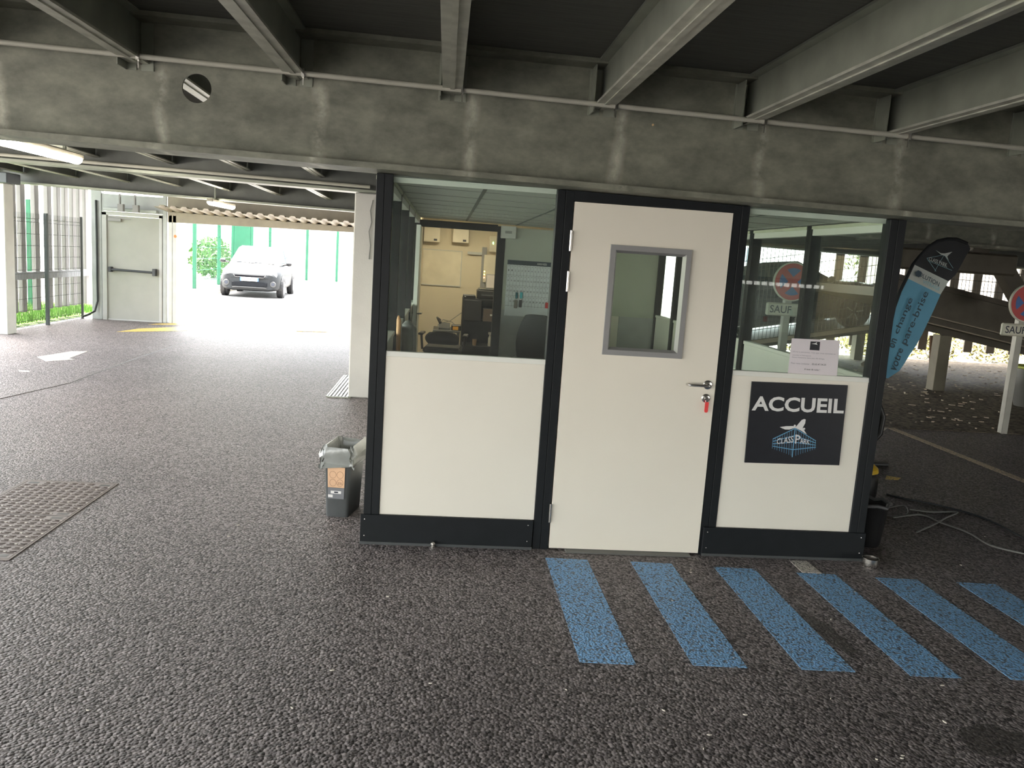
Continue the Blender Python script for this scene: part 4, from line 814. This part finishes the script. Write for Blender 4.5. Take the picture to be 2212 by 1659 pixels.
# ------------------------------------------------------------------ cars
def make_car(name, label, body_mt, scale=1.0, plate=None, dark=False):
    t = thing(name, label, 'car')
    st = [(2.0,.34,.60,.60),(1.96,.24,.70,.72),(1.80,.19,.80,.83),(1.45,.18,.90,.87),(.95,.18,.985,.88),(.2,.18,.97,.88),(-.8,.18,.99,.88),(-1.5,.20,1.02,.86),(-1.85,.26,1.0,.80),(-1.98,.36,.92,.70)]
    n = 20; rings = []
    for x, z0, z1, hw in st:
        r = []
        for k in range(n):
            a = 2*math.pi*k/n; c_, s_ = math.cos(a), math.sin(a); e_ = .42
            r.append(Vector((x-.10*(abs(c_)**3 if x > 1.7 else 0), hw*math.copysign(abs(c_)**e_, c_), (z0+z1)/2+(z1-z0)/2*math.copysign(abs(s_)**(e_*.9), s_))))
        rings.append(r)
    b_ = loft(rings, True, True)
    # greenhouse
    G = [(.98,.76,.95),(.28,.60,1.44),(-.45,.62,1.50),(-1.35,.58,1.43),(-1.80,.72,.99)]
    vs = [(x,y,z) for x,y,z in G]+[(x,-y,z) for x,y,z in G]
    b_.add(vs, [(0,1,6,5),(1,2,7,6),(2,3,8,7),(3,4,9,8),(0,4,3,2,1),(5,6,7,8,9),(0,5,9,4)])
    b_.build('body', body_mt, t, smooth=38)
    gm_ = mat('car_glass', (.03,.045,.06), .06, 0, .02, 5, spec=.8)
    def pane(nm, pts, off): MB().prism([Vector(p_) for p_ in pts], off).build(nm, gm_, t)
    pane('windscreen', [(.90,.68,.995),(.30,.545,1.415),(.30,-.545,1.415),(.90,-.68,.995)], (.012,0,.012))
    pane('rear_window', [(-1.74,.6,1.05),(-1.40,.52,1.40),(-1.40,-.52,1.40),(-1.74,-.6,1.05)], (-.012,0,.01))
    for s_ in (1,-1):
        pane('side_window', [(.80,s_*.735,1.02),(.26,s_*.615,1.40),(-.35,s_*.632,1.43),(-.35,s_*.735,1.02)], (0,s_*.012,.003)); pane('side_window', [(-.42,s_*.735,1.02),(-.42,s_*.632,1.43),(-1.25,s_*.60,1.39),(-1.55,s_*.73,1.05)], (0,s_*.012,.003))
        MB().lathe([(.01,-.09),(.05,-.07),(.07,0),(.05,.07),(.01,.09)], c=(.78,s_*.98,1.02), n=12, axis='y').tube([(.80,s_*.80,.98),(.78,s_*.92,1.0)], .025, 6).build('mirror', BLKPL if not dark else body_mt, t, smooth=True)
        MB().lathe([(.01,-.05),(.10,-.03),(.11,.02),(.06,.05),(.01,.055)], c=(1.80,s_*.66,.70), n=16, axis='x').build('headlight', mat('lamp_lens', (.62,.66,.72), .1, .3), t, smooth=True)
        MB().lathe([(.001,0),(.085,0),(.09,.02),(.075,.035),(.001,.03)], c=(1.90,s_*.66,.42), n=16, axis='x').build('fog_light_bezel', mat('bezel_silver', (.07,.07,.07), .45, .2), t)
        MB().lathe([(.001,.035),(.05,.034),(.05,.042),(.001,.045)], c=(1.90,s_*.66,.42), n=14, axis='x').build('fog_light', INKD, t)
        for x in (1.25, -1.25):
            wz = .305
            MB().lathe([(.001,-s_*.10),(.36,-s_*.10),(.36,s_*.004),(.001,s_*.004)], c=(x,s_*.88,wz+.02), n=24, axis='y').build('wheel_arch', BLKPL, t)
            o1 = s_*.81
            w1 = MB().lathe([(.19,o1-.10),(.29,o1-.10),(.305,o1-.07),(.305,o1+.07),(.29,o1+.10),(.20,o1+.10),(.19,o1+.08)], c=(x,0,wz), n=28, axis='y').build('tyre', mat('tyre_rubber', (.03,.03,.032), .8), t, smooth=True)
            rm = MB().lathe([(.001,o1+s_*.075),(.06,o1+s_*.08),(.17,o1+s_*.07),(.195,o1+s_*.095),(.195,o1+s_*.06),(.001,o1+s_*.055)], c=(x,0,wz), n=28, axis='y')
            rm.build('wheel_rim', mat('rim_grey', (.22,.22,.23), .35, .7), t, smooth=True)
            for k in range(5):
                a = 2*math.pi*k/5; d_ = (math.cos(a), math.sin(a)); MB().tube([(x+.04*d_[0], o1+s_*.085, wz+.04*d_[1]), (x+.185*d_[0], o1+s_*.092, wz+.185*d_[1])], .018, 6).build('spoke', mat('rim_silver', (.6,.6,.6), .3, .8), t)
    MB().bbox(1.955, 2.015, -.42, .42, .615, .665, b=.01).build('grille', mat('grille_black', (.006,.006,.008), .7, 0, .1, 9, spec=.08), t)
    MB().tube([(1.985,-.46,.67),(2.01,-.40,.60),(2.015,0,.595),(2.01,.40,.60),(1.985,.46,.67)], .012, 6).build('grille_trim', mat('bezel_silver', (.07,.07,.07), .45, .2), t)
    MB().bbox(1.95, 2.012, -.50, .50, .34, .46, b=.01).build('lower_intake', mat('intake_grey', (.012,.013,.015), .7, 0, .1, 9, spec=.08), t)
    MB().tube([(1.98,-.48,.30),(2.02,-.40,.31),(2.02,.40,.31),(1.98,.48,.30)], .018, 6).build('bumper_strip', mat('bezel_silver', (.07,.07,.07), .45, .2), t)
    for a0, a1 in ((.55,-.05),(-.02,-.55)): MB().tube([(.93,a0,.995),(.90,(a0+a1)/2,1.01),(.90,a1,1.02)], .010, 5).build('wiper', BLKPL, t)
    if plate:
        pt = MB().box(2.012, 2.02, -.26, .26, .49, .60).build('number_plate', INKW, t)
        MB().box(2.0195, 2.021, -.26, -.225, .49, .60).build('plate_band', mat('plate_blue', (.08,.2,.6), .4), pt)
        MB().box(2.0195, 2.021, .225, .26, .49, .60).build('plate_band', mat('plate_blue', (.08,.2,.6), .4), pt)
        text_quad('lettering', plate, [(2.0215,-.20,.575),(2.0215,.20,.575),(2.0215,.20,.515),(2.0215,-.20,.515)], INKD, pt, bold=.01, off=(.0005,0,0))
    t.scale = (scale,)*3
    return t
hd_ = Vector((.07,-.997,0)).normalized(); fa = Vector((-6.82,22.22,0)); sc_ = 1.06
c1 = make_car('parked_car', 'grey hatchback parked in the sun facing the exit', mat('grey_car_paint', (.03,.032,.034), .4, 0, .02, 3, spec=.12), sc_, 'AP 834 HG')
c1.location = fa-hd_*1.25*sc_; c1.rotation_euler = (0,0,math.atan2(hd_.y, hd_.x))
c1.location.z = -.02
# ------------------------------------------------------------------ outside: green fence, kerb, trees, building
GREEN = mat('fence_green', (.006,.095,.045), .5, 0, .1, 3)
gf = thing('green_fence', 'tall green post and mesh fence behind the grey hatchback', 'fence')
pts_f = [at(421,622,z=0), at(440,606,z=0), at(474,612,z=0)]
line = [(-9.33,24.5),(-9.45,28.0),(-9.7,32.0),(-9.2,36.0),(-7.6,37.0),(-6.2,37.6),(-4.9,38.2),(-3.7,38.8)]
for x, y in line: MB().bbox(x-.06, x+.06, y-.06, y+.06, -.02, 2.75, b=.01).build('post', GREEN, gf)
gw = MB()
for (xa, ya), (xb, yb3) in zip(line[:-1], line[1:]):
    for z in (.2,.6,1.0,1.4,1.8,2.2,2.6): gw.tube([(xa,ya,z),(xb,yb3,z)], .008, 4, cap=False)
    for k in range(16):
        f = k/16; gw.tube([(xa+(xb-xa)*f, ya+(yb3-ya)*f, 0), (xa+(xb-xa)*f, ya+(yb3-ya)*f, 2.6)], .005, 4, cap=False)
gw.build('wire_mesh', GREEN, gf)
gp = thing('green_gate', 'solid green gate panel in the fence behind the grey hatchback', 'gate')
MB().bbox(-9.2, -8.55, 29.2, 29.28, .05, 2.5, b=.01).build('panel', GREEN, gp)
for x in (-9.25, -8.5): MB().bbox(x-.05, x+.05, 29.2, 29.3, -.02, 2.6, b=.01).build('post', GREEN, gp)
MB().box(-9.2, -8.55, 29.18, 29.2, 1.2, 1.3).build('rail', GREEN, gp)
k1 = [at(445,632,z=0), at(490,626,z=0)]
tag(MB().prism([(-8.34,22.3,-.02),(-8.0,22.5,-.02),(-8.1,28.8,-.02),(-8.4,28.8,-.02)], (0,0,.14)).build('kerb', CONC), 'pale concrete kerb beside the grey hatchback', 'kerb')
for (x, y) in ((-9.6,13.8), (-10.2,14.3)):
    gq = MB().bbox(x-.05, x+.05, y-.05, y+.05, 0, 2.3, b=.01).build('green_post', GREEN); tag(gq, 'single green fence post on the grass outside the slatted side', 'post', 'green posts on the grass')
def foliage(name, label, cat, c, r, n, col, leaf=.12, trunk=None, group=None, seed=1):
    t = thing(name, label, cat, group); rn = random.Random(seed); q = MB()
    for k in range(n):
        a, b_, rad = rn.uniform(0,6.283), rn.uniform(-1,1), rn.random()**.4
        s_ = math.sqrt(1-b_*b_); p_ = Vector((c[0]+r[0]*rad*s_*math.cos(a), c[1]+r[1]*rad*s_*math.sin(a), c[2]+r[2]*rad*b_))
        d1 = Vector((rn.gauss(0,1),rn.gauss(0,1),rn.gauss(0,1))).normalized(); d2 = d1.orthogonal().normalized(); L_ = leaf*rn.uniform(.6,1.3)
        q.add([p_-d1*L_, p_+d2*L_*.4, p_+d1*L_, p_-d2*L_*.4], [(0,1,2,3)])
    o = q.build('foliage', mat('leaf_'+name+str(seed), col, .6, 0, .35, 2), t); tag(o, kind='stuff')
    if trunk: MB().tube([(c[0],c[1],0),(c[0]+.05,c[1],c[2]-r[2]*.2)], [trunk,trunk*.6], 8).build('trunk', mat('bark', (.14,.10,.07), .9), t)
    return t
foliage('tree', 'yellow green leafy tree outside the slatted side', 'tree', (-11.8,14.6,1.7), (.9,1.1,1.3), 2600, (.10,.14,.01), .10, .08, seed=3)
foliage('shrub', 'low green shrub behind the green fence', 'shrub', (-11.2,33.5,.9), (.6,3.0,.9), 1500, (.04,.11,.015), .14, None, seed=4)
hb = thing('distant_building', 'pale low building across the sunlit road', 'building')
MB().box(-24, 30, 66, 74, -.02, 6).build('wall', mat('render_white', (.75,.74,.70), .8), hb); MB().box(-24.3, 30.3, 65.7, 74.3, 6, 6.3).build('roof', mat('roof_grey', (.4,.4,.4), .7), hb)
wm_ = mat('far_window', (.22,.28,.32), .2)
for k in range(12): f_ = MB().box(-22+4.2*k, -20+4.2*k, 65.93, 66, 2.2, 4).build('window', wm_, hb)
# ------------------------------------------------------------------ right: ramps, columns, signs
RSTEEL = mat('ramp_steel', (.12,.105,.082), .55, .2, .15, 5)
BEIGE = mat('beige_edge', (.52,.44,.33), .6)
rd = thing('down_ramp', 'dark steel ramp sloping down beside the parking signs', 'ramp')
def rz_(x, z): return z-.17*(x-7.36)
def rslab(mb, x0, x1, y0, y1, z0, z1):
    return mb.add([(x0,y0,rz_(x0,z0)),(x1,y0,rz_(x1,z0)),(x1,y1,rz_(x1,z0)),(x0,y1,rz_(x0,z0)),(x0,y0,rz_(x0,z1)),(x1,y0,rz_(x1,z1)),(x1,y1,rz_(x1,z1)),(x0,y1,rz_(x0,z1))], [(3,2,1,0),(4,5,6,7),(0,1,5,4),(1,2,6,5),(2,3,7,6),(3,0,4,7)])
rslab(MB(), 6.45, 12.3, 8.0, 8.12, 1.22, 1.75).build('side_plate', RSTEEL, rd)
rslab(MB(), 6.45, 12.3, 7.94, 8.0, 1.66, 1.69).build('edge_strip', RSTEEL, rd)
rslab(MB(), 6.45, 12.3, 8.06, 8.2, 1.10, 1.22).build('lower_beam', RSTEEL, rd)
for z in (1.205, 1.09): rslab(MB(), 6.45, 12.3, 7.97, 8.25, z, z+.018).build('beam_flange', mat('flange_lit_beige', (.38,.33,.25), .4, .2), rd)  # paler than the ramp steel: light caught on the flanges, painted in
rslab(MB(), 6.45, 12.3, 8.2, 8.3, .98, 1.09).build('lower_beam', RSTEEL, rd)
rslab(MB(), 6.45, 12.3, 8.12, 11.0, 1.35, 1.5).build('ramp_deck', RSTEEL, rd)
for x, y in ((7.52,8.2), (10.2,8.4)): MB().bbox(x, x+.21, y, y+.21, 0, rz_(x+.21,1.0), b=.006).build('column', mat('column_beige', (.26,.235,.18), .6), rd)
ru = thing('up_ramp', 'raised deck edge with beige trim carrying the dark car', 'ramp')
def uz(x, z): return z+.186*(x-6.885)
def uslab(mb, x0, x1, y0, y1, z0, z1):
    return mb.add([(x0,y0,uz(x0,z0)),(x1,y0,uz(x1,z0)),(x1,y1,uz(x1,z0)),(x0,y1,uz(x0,z0)),(x0,y0,uz(x0,z1)),(x1,y0,uz(x1,z1)),(x1,y1,uz(x1,z1)),(x0,y1,uz(x0,z1))], [(3,2,1,0),(4,5,6,7),(0,1,5,4),(1,2,6,5),(2,3,7,6),(3,0,4,7)])
uslab(MB(), 4.2, 8.75, 11.1, 11.16, .60, .70).build('edge_trim', BEIGE, ru)
uslab(MB(), 4.2, 8.75, 11.16, 13.04, .52, .68).build('ramp_deck', RSTEEL, ru)
for x in (5.0, 8.4): MB().bbox(x, x+.2, 12.6, 12.8, 0, uz(x,.52), b=.005).build('column', mat('column_beige', (.26,.235,.18), .6), ru)
MB().tube([(8.0,11.4,.0),(9.1,11.4,.9)], .09, 8).build('brace', RSTEEL, ru)
rlg = thing('mesh_railing', 'wavy wire mesh railing along the raised deck', 'railing')
q = MB()
for k in range(96):
    x = 4.2+.08*k; q.tube([(x,11.08,uz(min(x,8.75),.70)+0),(x+.012,11.08,uz(min(x,8.75),.70)+.6),(x-.008,11.08,2.45)], .006, 4, cap=False)
for k in range(9): q.tube([(4.2,11.075,uz(4.2,.70)+.2*k),(8.0,11.075,max(uz(8,.70)+.2*k,0)),(11.9,11.075,uz(8.4,.70)+.2*k-.1)], .006, 4, cap=False)
q.build('wire_mesh', mat('railing_wire', (.10,.10,.09), .5, .3), rlg)
c2 = make_car('parked_car', 'dark grey car parked on the sloping raised deck', mat('dark_paint', (.045,.05,.056), .3, .3, .02, 3), 1.0, None, True)
c2.location = (6.39, 12.15, uz(6.39,.68)); c2.rotation_euler = (0, -math.atan(.186), 0)
# box beam and strut
bb_ = thing('box_beam', 'dark boxy steel beam end with a slanted strut above the sign', 'beam')
MB().bbox(5.9, 7.70, 6.85, 7.15, 1.95, 2.26, b=.03).build('beam', RSTEEL, bb_); MB().prism([(7.50,6.9,1.97),(7.72,6.9,2.05),(8.15,6.9,1.52),(7.93,6.9,1.42)], (0,.2,0)).build('strut', RSTEEL, bb_)
MB().box(7.0, 7.25, 6.9, 7.1, 2.26, 2.62).build('hanger', RSTEEL, bb_)
# facade slats and plants beyond
fs_ = thing('facade_slats', 'grey upright facade slats hanging before bright plants', 'screen')
for k in range(22): MB().bbox(7.4+.55*k, 7.6+.55*k, 13.1, 13.14, .28, 2.6, b=.004).build('slat', mat('slat_beige', (.22,.195,.16), .6), fs_)
MB().box(7.2, 20, 13.06, 13.1, 2.45, 2.55).build('rail', mat('slat_beige', (.22,.195,.16), .6), fs_)
for k, (x, y, h) in enumerate(((8.0,14.2,.55),(9.7,14.4,.45),(11.2,14.3,.6),(12.8,14.3,.75),(14.4,14.4,.6),(16.3,14.4,.6))):
    foliage('roadside_plant', ('dry yellow green weeds growing beyond the facade slats'), 'plant', (x,y,h*.7), (.85,.5,h), 900, (.17,.15,.02), .07, None, 'weeds beyond the slats', seed=20+k)
foliage('tree', 'bright green tree beyond the mesh railing', 'tree', (12.8,20,2.9), (1.3,1.2,1.4), 1500, (.09,.14,.015), .13, .1, seed=31)
tag(MB().tube([at(2012,725,y=10.5), at(2010,828,y=10.5)], .035, 8).build('wooden_post', mat('wood_post', (.32,.20,.13), .8)), 'thin brown wooden post behind the ramp column', 'post')
tag(MB().box(11.5, 26, 18.5, 18.8, -.02, 3.2).build('stone_wall', mat('stone_wall', (.42,.38,.32), .9, 0, .3, 4, .6, 6)), 'pale rough stone wall beyond the ramp', 'wall')
# parking signs
def parking_sign(label, x, y, z):
    t = thing('parking_sign', label, 'sign', None, (x, y, 0))
    R = .225
    def disc(r, ya, yb_): return MB().lathe([(.001,ya),(r,ya),(r,yb_),(.001,yb_)], c=(0,0,z), n=44, axis='y')
    disc(R, 0, .03).build('sign_disc', mat('sign_cream', (.72,.69,.58), .45), t)
    disc(R*.94, -.002, .001).build('red_ring', mat('sign_red', (.55,.035,.035), .4), t)
    for k in range(4):
        pts_ = []
        a0_, a1_ = math.radians(90*k-45+14), math.radians(90*k+45-14)
        pts_ = [(.055*math.cos(math.radians(90*k)), -.002, z+.055*math.sin(math.radians(90*k)))]
        for j_ in range(9):
            a = a0_+(a1_-a0_)*j_/8; pts_.append((R*.70*math.cos(a), -.002, z+R*.70*math.sin(a)))
        MB().prism(pts_, (0,-.002,0)).build('blue_sector', mat('sign_blue', (.03,.13,.42), .4), t)
    zp = z-.325
    MB().bbox(-.27, .27, -.002, .05, zp-.075, zp+.075, b=.014).build('sub_plate', mat('sign_cream', (.72,.69,.58), .45), t)
    text_quad('lettering', 'SAUF', rectq(-.235, .02, zp-.042, zp+.045, -.003), INKD, t, bold=.012)
    bq = MB().box(.10, .225, -.004, -.002, zp-.06, zp+.06).build('blue_square', mat('sign_blue', (.03,.13,.42), .4), t)
    wc = MB(); c_ = (.155, zp-.018)
    wc.tube([(c_[0]+.026*math.cos(a), -.005, c_[1]+.026*math.sin(a)) for a in [math.radians(100+k*22) for k in range(12)]], .004, 5)
    wc.tube([(.15,-.005,zp+.03),(.155,-.005,zp-.005),(.185,-.005,zp-.007),(.198,-.005,zp-.042)], .004, 5).lathe([(.001,-.0045),(.007,-.0045),(.007,-.006),(.001,-.006)], c=(.15,0,zp+.043), n=10, axis='y')
    wc.build('wheelchair_symbol', INKW, bq)
    MB().bbox(-.04, .04, .05, .13, 0, z+.12, b=.004).build('post', mat('post_zinc', (.38,.37,.33), .5, .3), t)
    for zz in (z, zp): MB().box(-.05, .05, .03, .05, zz-.015, zz+.015).build('clamp', GALV, t)
    return t
parking_sign('round no stopping sign reading SAUF on a post at the gravel edge', 6.20, 4.52, 1.60)
parking_sign('round no stopping sign reading SAUF seen through the booth glazing', 3.29, 4.52, 1.67)
# lime edged container at the frame edge
p = at(2216,884,z=0); t = thing('waste_container', 'dark round container with a lime rim behind the parking sign', 'container')
MB().lathe([(.001,0),(.22,0),(.30,.30),(.31,.52),(.29,.60),(.27,.60),(.20,.05),(.001,.03)], c=(p.x+.25,p.y+.25,.006), n=28).build('body', mat('container_grey', (.14,.14,.13), .5), t, smooth=True)
MB().tube([(p.x+.25+.30*math.cos(a*.2618), p.y+.25+.30*math.sin(a*.2618), .606) for a in range(24)], .022, 6, closed=True).build('rim', mat('lime_rim', (.55,.62,.10), .4), t, smooth=True)
# ------------------------------------------------------------------ feather flag
ff = thing('feather_flag', 'tall curved feather flag, black, white and sky blue, beside the booth', 'flag')
YF = 2.6
def fp(cx, cy, y=None): return at(1860+cx/4.148, 480+cy/4.148, y=(YF+.018*math.sin(cx/75)+.01*math.sin(cy/110)) if y is None else y)
FR = [((222,1396),(240,1400)),((228,1330),(345,1330)),((236,1260),(395,1255)),((246,1180),(432,1195)),((262,1050),(490,1110)),((282,900),(545,1010)),((312,760),(598,900)),((362,620),(655,780)),((412,520),(712,648)),((470,400),(785,530)),((540,305),(848,470)),((620,220),(902,375)),((700,170),(945,295)),((790,150),(980,240)),((870,152),(965,202)),((905,165),(935,180))]
# straighten the band lines to the print
FR[8] = ((420,505),(712,648)); FR[9] = ((478,380),(785,530))
nc = 8; q = MB(); n1 = nc+1; vs = []
for back in (0, .004):
    for (a, b_) in FR:
        for k in range(n1): p_ = fp(a[0]+(b_[0]-a[0])*k/nc, a[1]+(b_[1]-a[1])*k/nc); vs.append((p_.x, p_.y+back, p_.z))
fs = [[], [], []]; NR = len(FR); ob = NR*n1
for i in range(NR-1):
    ci = 0 if i < 8 else (1 if i == 8 else 2)
    for k in range(nc):
        fs[ci] += [(i*n1+k, i*n1+k+1, (i+1)*n1+k+1, (i+1)*n1+k), (ob+i*n1+k, ob+(i+1)*n1+k, ob+(i+1)*n1+k+1, ob+i*n1+k+1)]
    fs[ci] += [(i*n1, (i+1)*n1, ob+(i+1)*n1, ob+i*n1), (i*n1+nc, ob+i*n1+nc, ob+(i+1)*n1+nc, (i+1)*n1+nc)]
for nm, ci, mt_ in (('blue_panel', 0, mat('flag_blue', (.16,.42,.62), .7, 0, .05, 6)), ('white_panel', 1, mat('flag_white', (.60,.62,.60), .7, 0, .03, 6)), ('black_panel', 2, mat('flag_black', (.012,.014,.018), .6, 0, .1, 6))):
    used = sorted({i for f in fs[ci] for i in f}); mp_ = {u: k for k, u in enumerate(used)}
    MB().add([vs[u] for u in used], [tuple(mp_[i] for i in f) for f in fs[ci]]).build(nm, mt_, ff, smooth=50)
sl_ = [fp(a[0]-12, a[1]) for a, b_ in FR]+[fp(950,190)]
bx_ = sl_[0]
MB().tube([(bx_.x-.16, YF+.01, .03), (bx_.x-.05, YF+.01, .55)]+[(p_.x, p_.y+.004, p_.z) for p_ in sl_], [.012]*2+[.016]*(len(sl_)), 8).build('pole_sleeve', mat('flag_black', (.012,.014,.018), .6, 0, .1, 6), ff, smooth=True)
MB().bbox(bx_.x-.46, bx_.x+.14, YF-.03, YF+.05, 0, .03, b=.005).bbox(bx_.x-.20, bx_.x-.12, YF-.29, YF+.31, 0, .028, b=.005).build('cross_base', BLKPL, ff)
NAVY = mat('flag_navy', (.035,.07,.10), .6)
def ft(body, quad, mt_, bold=.012): text_quad('lettering', body, [fp(*p_, y=YF-.031) for p_ in quad], mt_, ff, bold=bold)
ft('change', [(290,985),(422,668),(478,695),(345,1012)], NAVY, .010); ft('pare-brise', [(350,1075),(556,610),(622,640),(418,1112)], NAVY, .010)
ft('on', [(246,1112),(282,1035),(325,1055),(296,1135)], NAVY, .010); ft('votre', [(256,1310),(338,1120),(380,1140),(312,1345)], NAVY, .010)
ft('SOLUTION', [(508,432),(706,540),(694,578),(494,470)], NAVY, .008); ft('VITRAGE', [(560,515),(710,585),(700,618),(548,545)], mat('flag_sky', (.35,.58,.66), .7), .02)
MB().prism([fp(515+32*math.cos(math.radians(60*k+25)), 462+32*math.sin(math.radians(60*k+25)), YF-.0305) for k in range(6)], (0,-.0004,0)).build('hexagon_emblem', NAVY, ff)
MB().prism([fp(*p_, YF-.031) for p_ in ((668,250),(716,278),(748,280),(818,265),(786,292),(772,308),(786,345),(756,305),(716,290))], (0,-.0005,0)).build('airplane_emblem', mat('flag_white', (.60,.62,.60), .7), ff)
el = MB()
for a, b_ in (((590,322),(745,292)),((745,292),(825,412)),((590,322),(672,440)),((600,345),(815,432)),((745,292),(660,440))): el.tube([fp(*a, YF-.031), fp(*b_, YF-.031)], .0014, 4)
el.build('building_emblem', mat('flag_sky', (.35,.58,.66), .7), ff)
ft('CLASS PARK', [(612,310),(772,368),(770,408),(606,340)], mat('flag_white', (.60,.62,.60), .7), .005)
# ------------------------------------------------------------------ behind the right corner post: bin, vacuum, cables
p = at(1885,1186,z=0)
t = thing('black_bin', 'black round waste bin with loose bag behind the right corner post', 'bin')
MB().lathe([(.001,0),(.095,0),(.10,.01),(.125,.28),(.130,.285),(.120,.285),(.09,.02),(.001,.015)], c=(p.x,p.y+.12,0), n=24).build('body', BLKPL, t, smooth=True)
MB().tube([(p.x+.128*math.cos(a*.3927)+.01*math.sin(a*3), p.y+.12+.128*math.sin(a*.3927), .285+.01*math.sin(a*2.3)) for a in range(16)], .012, 6, closed=True).build('liner_rim', mat('liner_grey', (.10,.10,.10), .3), t, smooth=True)
v_ = at(1893,1092,z=0)
t = thing('vacuum_cleaner', 'black and yellow vacuum cleaner with a hose behind the booth', 'vacuum cleaner')
vx, vy_ = v_.x-.12, v_.y+.15
MB().lathe([(.001,.03),(.15,.03),(.17,.06),(.17,.20),(.15,.24),(.001,.25)], c=(vx,vy_,0), n=24).build('canister', BLKPL, t, smooth=True)
MB().lathe([(.155,.24),(.165,.245),(.16,.275),(.13,.30),(.001,.31)], c=(vx,vy_,0), n=24).build('yellow_head', mat('tool_yellow', (.75,.48,.03), .4), t, smooth=True)
for k in range(4):
    a = math.pi/4+k*math.pi/2; MB().lathe([(.001,-.012),(.03,-.012),(.03,.012),(.001,.012)], c=(vx+.14*math.cos(a),vy_+.14*math.sin(a),.03), n=12, axis='x').build('castor', BLKPL, t)
MB().tube([(vx,vy_,.30),(vx+.04,vy_-.02,.42),(vx+.14,vy_-.02,.55),(vx+.16,vy_,.68),(vx+.10,vy_,.80),(vx-.02,vy_,.82),(vx-.12,vy_,.70),(vx-.10,vy_,.50),(vx-.05,vy_+.02,.30)], .026, 10).build('hose', BLKPL, t, smooth=True)
cm = mat('cable_black', (.03,.035,.04), .5); cg = mat('grey_cable', (.2,.2,.19), .5)
for px, r, mt_, lab in (([(1915,1068),(1960,1078),(2030,1092),(2105,1112),(2160,1135),(2212,1163),(2260,1190)], .007, cm, 'thick black cable lying across the dark floor from the vacuum'),
        ([(1905,1100),(1950,1092),(1962,1105),(1950,1114),(1910,1114),(1890,1108)], .005, cg, 'thin pale cable looped on the floor by the black bin'),
        ([(1930,1118),(1990,1112),(2030,1128),(2090,1150),(2140,1178),(2212,1196)], .006, cg, 'thin grey cable snaking over the dark floor beyond the bin'),
        ([(1965,1100),(2010,1106),(2068,1106),(2045,1118),(2020,1132),(1980,1150)], .006, cg, 'short bent grey cable end on the dark floor')):
    pts_ = [at(u,v,z=r) for u,v in px]; sm = []
    for i in range(len(pts_)-1):
        a, b_, c_, d_ = pts_[max(i-1,0)], pts_[i], pts_[i+1], pts_[min(i+2,len(pts_)-1)]
        for k in range(6):
            s_ = k/6; sm.append(.5*((2*b_)+(c_-a)*s_+(2*a-5*b_+4*c_-d_)*s_*s_+(3*b_-a-3*c_+d_)*s_**3))
    sm.append(pts_[-1])
    tag(MB().tube(sm, r, 6).build('floor_cable', mt_, smooth=True), lab, 'cable')
